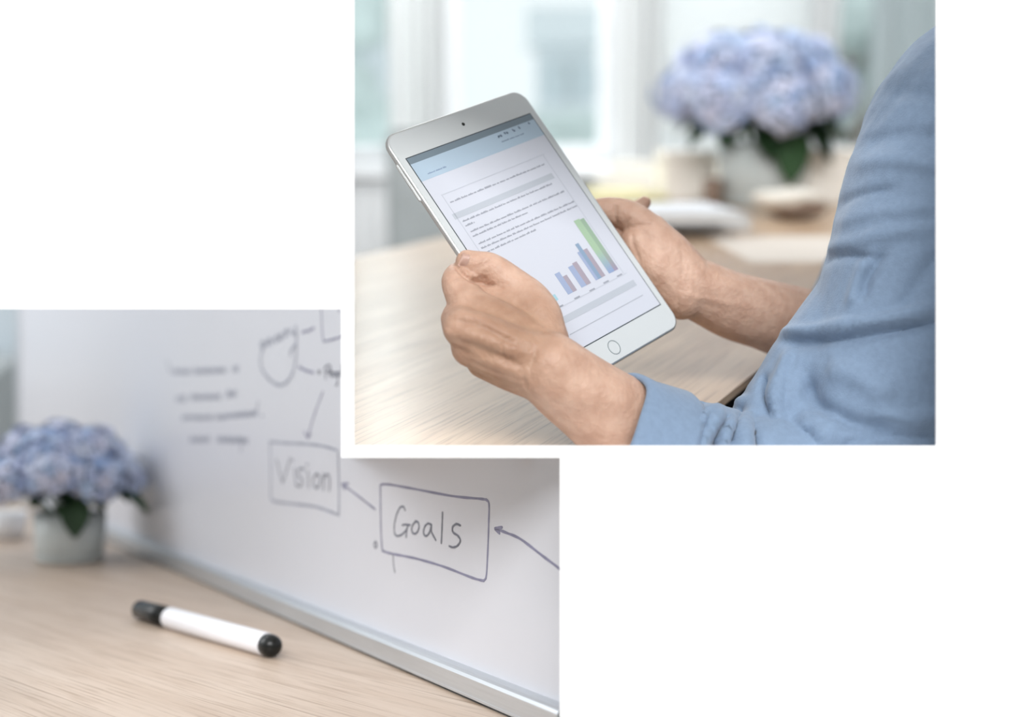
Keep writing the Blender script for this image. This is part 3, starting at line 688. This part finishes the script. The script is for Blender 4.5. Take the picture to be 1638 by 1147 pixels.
cuff((1322, 540, 1.03), (1372, 560, 1.045), 0.034, 0.036, 0.003)

# ================================================================== FLOWERS
def floret_mesh(r):
    bm = bmesh.new()
    for k in range(4):
        a = math.pi / 2 * k + 0.1; ca, sa = math.cos(a), math.sin(a)
        def v(x, y, z): return bm.verts.new((ca * x - sa * y, sa * x + ca * y, z))
        c = v(0.04 * r, 0, 0); l = v(0.5 * r, 0.42 * r, 0.12 * r); rr = v(0.5 * r, -0.42 * r, 0.12 * r); m = v(0.55 * r, 0, 0.04 * r)
        tl = v(0.88 * r, 0.3 * r, 0.06 * r); tr = v(0.88 * r, -0.3 * r, 0.06 * r); tp = v(1.0 * r, 0, 0.0)
        for f in ((c, m, l), (c, rr, m), (l, m, tl), (m, rr, tr), (m, tp, tl), (m, tr, tp)): bm.faces.new(f)
    bmesh.ops.create_icosphere(bm, subdivisions=1, radius=0.09 * r)
    me = bpy.data.meshes.new('floret'); bm.to_mesh(me); bm.free(); me.materials.append(M['floret'])
    for p in me.polygons: p.use_smooth = True
    return me
def leaf_mesh(L, wd):
    bm = bmesh.new(); rows = []
    for i in range(7):
        t = i / 6; w = wd * (math.sin(math.pi * min(1, t * 0.93 + 0.05)) ** 0.8) * 0.5; zz = -0.25 * L * t * t
        rows.append([bm.verts.new((L * t, -w, zz + 0.1 * w)), bm.verts.new((L * t, 0, zz - 0.05 * wd)), bm.verts.new((L * t, w, zz + 0.1 * w))])
    for a, b in zip(rows, rows[1:]):
        for j in range(2): bm.faces.new((a[j], a[j + 1], b[j + 1], b[j]))
    bmesh.ops.solidify(bm, geom=list(bm.faces), thickness=0.0008)
    me = bpy.data.meshes.new('leaf'); bm.to_mesh(me); bm.free(); me.materials.append(M['leaf'])
    for p in me.polygons: p.use_smooth = True
    return me
def bouquet(base, s, sv, label, group, vlabel, flat_z, leaves, seed):
    """base: matrix of the spot under the vase; s flower scale; sv vase scale"""
    rs = random.Random(seed)
    ve = empty('vase', base, vlabel, 'vase')
    bm = bmesh.new(); h = 0.115 * sv
    lathe(bm, [(0.072 * sv, 0.0), (0.078 * sv, 0.003 * sv), (0.082 * sv, h * 0.5), (0.085 * sv, h), (0.081 * sv, h), (0.078 * sv, h * 0.5), (0.072 * sv, 0.01 * sv)], 40)
    obj('pot', bm, M['vase'], ve, True)
    bm = bmesh.new(); lathe(bm, [(0.0735 * sv, 0.004 * sv), (0.0795 * sv, 0.007 * sv), (0.0795 * sv, 0.012 * sv), (0.0735 * sv, 0.013 * sv)], 40); obj('foot_ring', bm, M['vase'], ve, True)
    fm = floret_mesh(0.0192 * s); lm = leaf_mesh(0.11 * s, 0.07 * s)
    heads = []
    for k in range(8): heads.append((2 * math.pi * k / 8 + 0.2, 0.125, flat_z * 0.36 + 0.012 * rs.uniform(-1, 1), 0.062))
    for k in range(6): heads.append((2 * math.pi * k / 6 + 0.6, 0.082, flat_z * 0.72, 0.062))
    heads.append((0, 0.0, flat_z * 0.8, 0.064))
    cz = h + 0.045 * s
    for i, (az, rr, z, hr) in enumerate(heads):
        c = Vector(((rr * math.cos(az) - 0.022) * s, rr * math.sin(az) * s, cz + (z - 0.008) * s)); hr *= s
        ring = 'outer ring' if i < 8 else 'inner ring'
        sec = ['right', 'back right', 'back', 'back left', 'left', 'front left', 'front', 'front right'][int(round((az % (2 * math.pi)) / (math.pi / 4))) % 8]
        e = empty('hydrangea', base @ Matrix.Translation((0.2 * c.x * sv, 0.2 * c.y * sv, 0.014 * sv)), label.replace('hydrangea', 'hydrangea on top' if i == 14 else 'hydrangea at the %s of the %s' % (sec, ring)), 'flower', group)
        o0 = Vector((0.2 * c.x * sv, 0.2 * c.y * sv, 0.014 * sv)); lc = c - o0
        bm = bmesh.new(); tube(bm, [(0, 0, 0), (lc.x * 0.25, lc.y * 0.25, lc.z * 0.55), lc], [0.003 * s] * 3, 6, 3, False); obj('stem', bm, M['stem'], e, True)
        bm = bmesh.new(); bmesh.ops.create_icosphere(bm, subdivisions=2, radius=hr * 0.82)
        for v in bm.verts: v.co = Vector((v.co.x, v.co.y, v.co.z * 0.85)) + lc
        obj('flower_head_core', bm, M['core'], e, True)
        out = (c - Vector((0, 0, cz - 0.05 * s))).normalized(); nf = 60
        for k in range(nf):
            ph = k * 2.39996; zz = 1 - 2 * (k + 0.5) / nf; q = math.sqrt(1 - zz * zz); d = Vector((q * math.cos(ph), q * math.sin(ph), zz))
            if d.dot(out) < -0.25: continue
            o = bpy.data.objects.new('floret', fm); COL.objects.link(o); o.parent = e
            dj = (d + Vector((rs.uniform(-.3, .3), rs.uniform(-.3, .3), rs.uniform(-.3, .3)))).normalized()
            pos = lc + Vector((d.x, d.y, d.z * 0.88)) * hr * rs.uniform(0.86, 1.16)
            o.matrix_local = Matrix.Translation(pos) @ dj.to_track_quat('Z', 'Y').to_matrix().to_4x4() @ Matrix.Rotation(rs.uniform(0, 6.28), 4, 'Z')
        for (li, laz, lz, lrot, lsc) in list(leaves) + [(k, -math.pi / 2 + (k - 3.5) * 0.55, 0.024, 0.3, 0.72) for k in range(8)]:
            if li != i: continue
            o = bpy.data.objects.new('leaf', lm); COL.objects.link(o); o.parent = e
            st = Vector((0.075 * s * math.cos(laz), 0.075 * s * math.sin(laz), cz + lz * s)) - o0
            o.matrix_local = Matrix.Translation(st) @ Matrix.Rotation(laz, 4, 'Z') @ Matrix.Rotation(lrot, 4, 'Y') @ Matrix.Scale(lsc, 4)
R90 = math.pi / 2
leaves1 = [(5, -R90 + 0.35, 0.01, 1.15, 1.15), (6, -R90 + 0.75, 0.02, 0.7, 1.0), (4, -R90 - 0.1, 0.015, 0.75, 0.9), (7, -0.25, 0.02, 0.45, 1.0), (3, math.pi + 0.5, 0.03, 0.45, 1.1), (2, math.pi - 0.3, 0.03, 0.35, 1.0), (0, 0.4, 0.02, 0.4, 1.0), (1, 1.4, 0.02, 0.5, 1.0), (5, -R90 + 1.1, 0.02, 0.85, 1.0), (4, -R90 - 0.7, 0.02, 0.55, 0.9)]
vb = onT(1229, 331); vb.y += 0.06
bouquet(Matrix.Translation((vb.x, vb.y, 0.75)), 1.0, 1.0, 'pale blue hydrangea in the large pot', 'hydrangeas in the pot behind the tablet', 'pale grey pot of blue hydrangeas on the oak table behind the tablet', 0.14, leaves1, 3)

# things on the far part of the table
def slab(name, px, py, w, d, h, rot, m, z=0.75, bev=0.002, parent=None):
    p = onT(px, py, z); mt = Matrix.Translation((p.x, p.y, z)) @ Matrix.Rotation(rot, 4, 'Z')
    return obj(name, boxm((-w / 2, -d / 2, 0.0), (w / 2, d / 2, h), bev), m, parent, matrix=mt)
def book(px, py, w, d, h, rot, label, cover, z=0.75):
    p = onT(px, py, z); e = empty('book', Matrix.Translation((p.x, p.y, z)) @ Matrix.Rotation(rot, 4, 'Z'), label, 'book')
    obj('cover', boxm((-w / 2, -d / 2, 0), (w / 2, d / 2, 0.003), 0.0008), cover, e); obj('cover', boxm((-w / 2, -d / 2, h - 0.003), (w / 2, d / 2, h), 0.0008), cover, e)
    obj('spine', boxm((-w / 2, -d / 2, 0.003), (-w / 2 + 0.003, d / 2, h - 0.003)), cover, e)
    obj('pages', boxm((-w / 2 + 0.003, -d / 2 + 0.004, 0.003), (w / 2 - 0.004, d / 2 - 0.004, h - 0.003)), M['paper'], e)
book(1088, 362, 0.15, 0.20, 0.022, 0.35, 'lower grey white book of the two lying behind the right hand', mat('pale_grey_book_cover', (190, 196, 200), 0.6))
book(1086, 349, 0.14, 0.19, 0.016, 0.15, 'upper white book of the two lying behind the right hand', mat('off_white_book_cover', (214, 217, 221), 0.6), 0.7722)
e = slab('notepad', 988, 318, 0.15, 0.2, 0.014, 0.2, M['yellow']); tag(e, 'pale yellow notepad behind the top of the right hand', 'notepad')
e = slab('pale_sheet', 1285, 398, 0.21, 0.30, 0.0008, 0.42 - R90 + 1.2, mat('off_white_sheet', (214, 205, 195), 0.8), bev=0); tag(e, 'thin off white sheet on the table left of the sleeve', 'paper')  # thin pale rectangle laid flat on the table
# folded case
p = onT(1272, 352); e = empty('case', Matrix.Translation((p.x, p.y, 0.75)) @ Matrix.Rotation(-0.25, 4, 'Z'), 'small brown pouch with a white flap in front of the hydrangea pot', 'pouch')
bm = bmesh.new(); blob(bm, (0, 0, 0.022), (0.05, 0.035, 0.022), 9, 3, 0.06); obj('pouch', bm, M['brown'], e, True)
bm = bmesh.new(); blob(bm, (-0.014, -0.002, 0.034), (0.058, 0.036, 0.018), 11, 3, 0.1); obj('flap', bm, M['cream'], e, True)
# pale boxes behind the pot
for px, py, w, h, lab in ((1106, 326, 0.10, 0.095, 'cream box left of the hydrangea pot'), (1338, 330, 0.12, 0.10, 'cream box right of the hydrangea pot by the sleeve')):
    p = onT(px, py); e = empty('box', Matrix.Translation((p.x, p.y + 0.1, 0.75)) @ Matrix.Rotation(0.1, 4, 'Z'), lab, 'box')
    obj('carton', boxm((-w / 2, -0.05, 0), (w / 2, 0.05, h * 0.8), 0.003), M['carton'], e); obj('lid', boxm((-w / 2 - 0.002, -0.052, h * 0.8), (w / 2 + 0.002, 0.052, h), 0.003), M['carton'], e)
p = onT(1143, 331); e = empty('cup', Matrix.Translation((p.x, p.y + 0.03, 0.75)), 'small dark brown cup at the left side of the hydrangea pot', 'cup')
bm = bmesh.new(); lathe(bm, [(0.014, 0), (0.017, 0.002), (0.019, 0.05), (0.017, 0.05), (0.015, 0.006)], 20); obj('cup_body', bm, M['brown'], e, True)
# pale bench under the window
x0, x1 = bx(950, 0)[0], bx(1330, 0)[0]
e = empty('sofa', Matrix.Translation((x0, YB - 0.75, 0)), 'cream sofa under the window behind the hydrangeas', 'sofa')
obj('seat', boxm((0, 0, 0.08), (x1 - x0, 0.55, 0.42), 0.04), M['cream'], e); obj('backrest', boxm((0, 0.40, 0.42), (x1 - x0, 0.58, 0.74), 0.04), M['cream'], e)
for xx in (0.05, x1 - x0 - 0.05):
    for yy in (0.06, 0.5): obj('leg', boxm((xx - 0.02, yy - 0.02, 0), (xx + 0.02, yy + 0.02, 0.085)), M['legs'], e)

# ================================================================== SECOND ROOM (its floor slopes with its own camera frame)
# desk
def d2(px, py): return onD(px, py)
L0, L1 = onD(380, 958.7), onD(808, 1147)
bd = (L0 - L1).normalized(); bn = Vector((bd.y, -bd.x, 0));  bn = bn if bn.dot(-L0) > 0 else -bn   # towards the camera
def zdepth(v): return (M2 @ v - CAMP).dot(Fv)
def rail_at(depth, off=0.0):
    a = L1 + (L0 - L1) * ((depth - zdepth(L1)) / (zdepth(L0) - zdepth(L1))); return a + bn * off
back = rail_at(1.95); near = rail_at(0.775)
gd = Vector((-1.0, 1.02, 0)).normalized()
pts = [rail_at(0.776, -0.03), rail_at(2.4, -0.03), rail_at(2.4, -0.03) + Vector((-1.3, 0.0, 0)), Vector((-1.5, near.y, -H2))]
pts = [Vector((p.x, p.y, -H2)) for p in pts]
Md = M2 @ Matrix.Translation((pts[0].x, pts[0].y, -H2)) @ Matrix.Rotation(math.atan2(gd.y, gd.x), 4, 'Z')
de = empty('desk', Md, 'light oak desk under the whiteboard and the marker pen', 'desk')
bm = bmesh.new(); inv = Md.inverted() @ M2
prism(bm, [inv @ p for p in pts], inv.to_3x3() @ Vector((0, 0, -0.028))); obj('desktop', bm, M['wood2'], de)
for p in (pts[0] + bn * 0.07 + bd * 0.1, pts[1] + bn * 0.08 - bd * 0.06, pts[2] + Vector((0.08, -0.08, 0)), pts[3] + Vector((0.1, 0.1, 0))):
    w = M2 @ (p + Vector((0, 0, -0.028))); bm = bmesh.new(); q = Md.inverted()
    tube(bm, [q @ w, q @ Vector((w.x, w.y, 0.0))], [0.02, 0.018], 12, 2, False); obj('leg', bm, M['legs'], de)
# back wall of the second room
yb = 2.75; xq = ray(552, 500); xe = xq.x / xq.y * yb
bm = boxm((-2.6, yb, 0), (xe, yb + 0.05, 1.9)); tag(obj('wall_back', bm, M['wall2']), kind='structure')

# whiteboard
BO = 0.009                                # face lies behind the rail's front edge
bp0 = L0 - bn * BO
def onB(px, py): return hit2(px, py, bp0, bn)
o0 = onB(896, 1150)
Mb = M2 @ Matrix.Translation(o0) @ Matrix(((bd.x, 0, bn.x, 0), (bd.y, 0, bn.y, 0), (0, 1, 0, 0), (0, 0, 0, 1)))
Mbi = Mb.inverted()
wb = empty('whiteboard', Mb, 'whiteboard with a hand-drawn diagram reading Vision and Goals, standing on the oak desk', 'whiteboard')
def B(px, py):
    p = Mbi @ (M2 @ onB(px, py)); return Vector((p.x, p.y, 0))
corner = [(901, 1180), (901, 729), (551, 729), (551, 400), (30, 400), (30, 800)]
cb = [B(*c) for c in corner]
ybot = -1.0
# bottom edge: level with the desk
yb0 = (Mbi @ (M2 @ Vector((L0.x, L0.y, -H2)))).y + 0.006
cb[0].y = yb0; cb[5].y = yb0; cb[4].x = cb[5].x; cb[4].y = max(cb[4].y, cb[3].y); cb[3].y = cb[4].y
def Bz(px, py, z):
    return Mbi @ (M2 @ hit2(px, py, bp0 + bn * z, bn))
bk = [Bz(*c, -0.013) for c in corner]
bk[0].y = yb0; bk[5].y = yb0; bk[4].y = cb[4].y; bk[3].y = cb[3].y; bk[3].x = bk[2].x; bk[5].x = cb[5].x; bk[4].x = cb[4].x
bm = bmesh.new(); fa = [bm.verts.new(v + Vector((0, 0, -0.001))) for v in cb]; fb = [bm.verts.new(v) for v in bk]
bm.faces.new(fa); bm.faces.new(fb[::-1])
for i in range(6): bm.faces.new((fa[i], fb[i], fb[(i + 1) % 6], fa[(i + 1) % 6]))
obj('board_panel', bm, M['board'], wb)
# rail
xa, xb_ = cb[0].x - 0.008, cb[5].x
yr0 = yb0 - 0.006
prof = [(0.0, 0.0022), (0.0, 0.0145), (-0.001, 0.0165), (-0.0035, 0.0175), (-0.008, 0.0178), (-0.0105, 0.0178), (-0.0105, 0.0022)]
bm = bmesh.new(); prism(bm, [Vector((xa, yr0 + y, BO + z)) for z, y in prof], Vector((xb_ - xa, 0, 0)))
obj('bottom_rail', bm, M['rail'], wb)
bm = bmesh.new(); prism(bm, [Vector((xa, yr0 + y, BO + z)) for z, y in ((0.0004, 0.0022), (0.0004, 0.0038), (-0.0005, 0.0038), (-0.0005, 0.0022))], Vector((xb_ - xa, 0, 0))); obj('rail_lip', bm, M['rail'], wb)
obj('rail_shade_strip', boxm((xa, yr0, -0.006), (xb_, yr0 + 0.0022, BO - 0.002)), M['rail_shade'], wb)  # dark strip standing in for the shadow line below the rail
obj('side_rail', boxm((xb_ - 0.004, yr0 + 0.018, -0.013), (xb_ + 0.012, cb[4].y, 0.004)), M['rail'], wb)

# ink
def ribbon(bm, pts, w, z=0.0, n=6):
    q = crom([list(B(*p))[:2] for p in pts], n) if len(pts) > 2 else np.array([list(B(*p))[:2] for p in pts])
    t = np.gradient(q, axis=0); t /= (np.linalg.norm(t, axis=1)[:, None] + 1e-9); nn = np.c_[-t[:, 1], t[:, 0]]
    m = len(q); ww = np.array([w * (0.88 + 0.12 * math.sin(i * 1.3)) for i in range(m)]) * 0.5
    l = q + nn * ww[:, None]; r = q - nn * ww[:, None]
    lv = [bm.verts.new((a[0], a[1], z)) for a in l]; rv = [bm.verts.new((a[0], a[1], z)) for a in r]
    for i in range(m - 1): bm.faces.new((lv[i], lv[i + 1], rv[i + 1], rv[i]))
    for c, e in ((q[0], -t[0]), (q[-1], t[-1])):     # round ends
        a0 = math.atan2(e[1], e[0]); rad = ww[0]
        vs = [bm.verts.new((c[0] + rad * math.cos(a0 + k), c[1] + rad * math.sin(a0 + k), z)) for k in (-1.57, -0.9, -0.3, 0.3, 0.9, 1.57)]; bm.faces.new(vs)
def ink(name, strokes, w, m, conv=None, label=None):
    bm = bmesh.new()
    for i, s in enumerate(strokes): ribbon(bm, [conv(*p) for p in s] if conv else s, w, -0.0008 + 0.00002 * i)
    ret = bmesh.ops.extrude_face_region(bm, geom=list(bm.faces))
    for g in ret['geom']:
        if isinstance(g, bmesh.types.BMVert): g.co.z -= 0.00019
    o = obj(name, bm, m, wb)
    if label: o['label'] = label
    return o
c7 = lambda x, y: (380 + x / 2.494, 490 + y / 2.494)
c6 = lambda x, y: (230 + x / 5.733, 540 + y / 5.733)
c5 = lambda x, y: (400 + x / 4.781, 490 + y / 4.781)
ink('handwritten_word', [[(664, 814), (657, 800), (643, 804), (629, 835), (621, 875), (622, 905), (633, 917), (652, 910), (668, 893), (676, 872)], [(653, 873), (668, 871), (684, 873)], [(674, 874), (670, 898), (668, 921)],
    [(707, 858), (695, 872), (690, 893), (698, 908), (711, 903), (719, 883), (716, 863), (705, 857)], [(769, 872), (755, 867), (742, 880), (737, 903), (746, 917), (760, 905), (769, 875), (769, 900), (786, 933)], [(813, 823), (811, 885), (808, 945)],
    [(884, 875), (868, 869), (853, 882), (855, 902), (874, 916), (884, 935), (873, 955), (855, 962), (840, 957)]], 0.0017, M['ink'], c7, 'word Goals in grey marker')
ink('handwritten_word', [[(152, 612), (165, 665), (176, 704)], [(176, 704), (192, 655), (206, 606)], [(222, 645), (226, 680), (229, 714)], [(214, 612), (217, 616)], [(263, 652), (248, 646), (236, 660), (244, 680), (255, 697), (247, 718), (231, 714)],
    [(277, 658), (279, 690), (280, 724)], [(272, 630), (275, 634)], [(313, 668), (301, 682), (299, 708), (310, 726), (323, 712), (325, 686), (313, 667)], [(338, 668), (340, 700), (339, 732)], [(340, 690), (350, 672), (361, 676), (364, 705), (362, 736)]], 0.0018, M['ink'], c7, 'word Vision in grey marker')
ink('drawn_box', [[(570, 711), (600, 711), (690, 727), (850, 757), (960, 768), (988, 772)], [(988, 772), (998, 790), (997, 860), (995, 930), (988, 1070), (977, 1096)], [(977, 1096), (930, 1083), (820, 1040), (720, 1010), (650, 995), (600, 985), (575, 976)], [(565, 713), (566, 800), (568, 900), (573, 976)]], 0.0019, M['inkv'], c7, 'box around the word Goals')
ink('drawn_box', [[(124, 541), (190, 546), (260, 549), (330, 557), (390, 573)], [(125, 541), (128, 640), (128, 765)], [(128, 765), (150, 780), (290, 797), (345, 812), (400, 833)], [(397, 580), (400, 700), (400, 833)]], 0.0026, M['inkp'], c7, 'box around the word Vision')
ink('drawn_box', [[(328, -60), (330, 20), (336, 125), (350, 138), (414, 120), (422, 117)], [(402, 5), (400, 20)]], 0.002, M['inkv'], c7, 'box cut off by the edge above the arrow')
ink('drawn_line', [[(616, 990), (618, 1030), (623, 1062)]], 0.0013, M['ink'], c7)
ink('drawn_dot', [[(546, 938), (540, 950), (546, 964), (552, 952), (546, 938)]], 0.0016, M['ink'], c7)
ink('drawn_arrow', [[(544, 810), (480, 760), (413, 709)], [(438, 707), (413, 709), (424, 730)]], 0.0018, M['inkv'], c7)
ink('drawn_arrow', [[(1420, 1160), (1285, 1052), (1210, 995), (1125, 930), (1070, 905), (1022, 887)], [(1050, 882), (1022, 887), (1040, 906)], [(1045, 889), (1028, 889), (1040, 897)]], 0.0020, M['inkv'], c7)
ink('drawn_arrow', [[(336, 342), (305, 425), (276, 520)], [(262, 500), (276, 525), (288, 508)]], 0.002, M['inkv'], c7)
ink('drawn_line', [[(254, 104), (280, 97), (300, 87)]], 0.0026, M['inkv'], c7)
ink('drawn_line', [[(240, 242), (268, 256), (298, 265)]], 0.0026, M['inkv'], c7)
ink('drawn_dot', [[(318, 262), (322, 258), (324, 264), (320, 266)]], 0.003, M['ink'], c7)
ink('handwritten_word', [[(343, 242), (347, 290)], [(343, 246), (358, 234), (368, 246), (350, 264)], [(362, 272), (372, 264), (368, 257), (362, 270), (372, 282)], [(382, 262), (376, 272), (384, 280), (389, 268), (382, 262)], [(394, 262), (394, 310), (388, 314)], [(394, 266), (404, 262), (402, 276), (394, 280)], [(412, 235), (414, 282)], [(420, 274), (430, 266), (426, 260), (420, 272), (432, 284)]], 0.0018, M['ink'], c7, 'word cut off by the edge in dark marker')
ink('handwritten_word', [[(96, 140), (88, 155), (98, 165), (106, 150), (96, 140)], [(124, 128), (112, 142), (122, 152), (130, 132), (134, 150)], [(152, 118), (142, 132), (154, 142)], [(160, 128), (172, 116), (164, 112), (160, 130), (174, 132)], [(194, 95), (182, 100), (194, 112), (184, 122)], [(206, 92), (214, 110), (226, 104)],
    [(228, 80), (232, 120), (228, 150), (208, 180), (207, 195)], [(230, 100), (231, 170), (226, 230), (204, 290), (165, 315), (122, 290), (92, 245), (90, 190), (110, 150)]], 0.0032, M['inkp'], c7, 'looping grey word with a long tail')
def scribble(x0, y0, x1, y1, hgt, seed, ups=()):
    r = random.Random(seed); out = []; n = int((x1 - x0) / 17)
    for i in range(n + 1):
        x = x0 + (x1 - x0) * i / n; y = y0 + (y1 - y0) * i / n; out += [(x - 5, y + hgt * r.uniform(0.3, 0.6)), (x + 4, y - hgt * r.uniform(0.3, 0.6))]
    return [out] + [list(u) for u in ups]
rows = [[scribble(270, 312, 420, 312, 45, 1, [[(205, 215), (245, 330)]]), scribble(455, 308, 740, 300, 45, 2), scribble(815, 292, 855, 285, 55, 3)],
        [scribble(295, 562, 375, 558, 55, 4), scribble(430, 548, 690, 542, 45, 5), scribble(755, 525, 835, 518, 55, 6, [[(770, 480), (775, 545)]])],
        [scribble(345, 735, 620, 732, 40, 7), scribble(655, 735, 1020, 695, 42, 8, [[(1040, 590), (1025, 700)]]), [[(1070, 712), (1078, 722)]]],
        [scribble(420, 940, 590, 932, 45, 9), scribble(670, 932, 940, 945, 50, 10, [[(890, 940), (880, 1045)]])]]
for row in rows:
    for s in row: ink('handwritten_word', s, 0.0030, M['inkp'], c6)

# marker pen
pr_ = 0.0088
pa, pb = onD(224, 975, pr_), onD(430, 1032, pr_)
ax = pb - pa; Lp = ax.length
Mp = M2 @ Matrix.Translation(pa) @ ax.to_track_quat('Z', 'Y').to_matrix().to_4x4()
pe = empty('marker_pen', Mp, 'white marker pen with black cap lying on the oak desk in front of the whiteboard', 'pen')
zc = Lp * 0.255
bm = bmesh.new(); lathe(bm, [(0.0052, -0.002), (0.0072, -0.0012), (0.0080, 0.0005), (0.0084, zc * 0.5), (0.0085, zc), (0.006, zc)], 36); obj('cap', bm, M['black'], pe, True)
bm = bmesh.new(); lathe(bm, [(0.0070, zc - 0.002), (0.0082, zc), (0.0088, zc + 0.0012), (0.0088, zc + 0.003), (0.0088, Lp - 0.004), (0.0087, Lp - 0.0026), (0.0080, Lp - 0.0024)], 36); obj('barrel', bm, M['penwhite'], pe, True)
bm = bmesh.new(); lathe(bm, [(0.0080, Lp - 0.003), (0.0084, Lp - 0.0022), (0.0084, Lp + 0.003), (0.0078, Lp + 0.0062), (0.0062, Lp + 0.0088), (0.0036, Lp + 0.0104), (0.001, Lp + 0.0109)], 36); obj('end_plug', bm, M['black'], pe, True)

# second bouquet
vb2 = onD(98, 902); vb2 = Vector((vb2.x, vb2.y + 0.03, -H2))
leaves2 = [(5, -R90 + 0.42, 0.012, 1.1, 0.95), (6, -R90 + 0.8, 0.03, 0.35, 0.8), (4, -R90 - 0.25, 0.028, 0.4, 0.7), (7, -0.15, 0.03, 0.3, 1.2), (0, 0.4, 0.02, 0.4, 1.1), (1, 1.4, 0.02, 0.5, 1.0)]
bouquet(M2 @ Matrix.Translation(vb2), 0.49, 0.47, 'pale blue hydrangea in the small pot', 'hydrangeas in the pot by the whiteboard', 'small pale pot of blue hydrangeas on the desk at the far end of the whiteboard', 0.14, leaves2, 8)
# white cup behind the pot, cabinet against the wall
c = onD(8, 862); e = empty('cup', M2 @ Matrix.Translation((c.x, c.y, -H2)), 'white cup at the left edge behind the smaller hydrangea pot', 'cup')
bm = bmesh.new(); lathe(bm, [(0.018, 0), (0.022, 0.002), (0.028, 0.035), (0.026, 0.035), (0.02, 0.006)], 24); obj('cup_body', bm, M['white'], e, True)
bm = bmesh.new(); tube(bm, [(-0.024, 0, 0.03), (-0.042, 0, 0.028), (-0.042, 0, 0.012), (-0.022, 0, 0.01)], [0.003] * 4, 8, 4); obj('handle', bm, M['white'], e, True)
q = ray(24, 580); k = yb / q.y - 0.1; tp = CAMP + q * k; q2 = ray(22, 690)
e = empty('cabinet', Matrix.Translation((tp.x, yb - 0.2, 0)), 'grey cabinet against the wall behind the flowers at the left', 'cabinet')
obj('carcass', boxm((-0.5, -0.1, 0), (0.0, 0.19, tp.z), 0.004), M['greycloth'], e)
obj('door', boxm((-0.25, -0.118, 0.04), (-0.01, -0.101, tp.z - 0.03), 0.003), M['greycloth'], e)
for o in (body, shirt, scrn, wb.children[0]):
    ds = [((o.matrix_world @ v.co) - CAMP).dot(Fv) for v in o.data.vertices]; print(o.name, min(ds), max(ds))
print('H2', H2, 'pen length', Lp, 'panel', PZ)
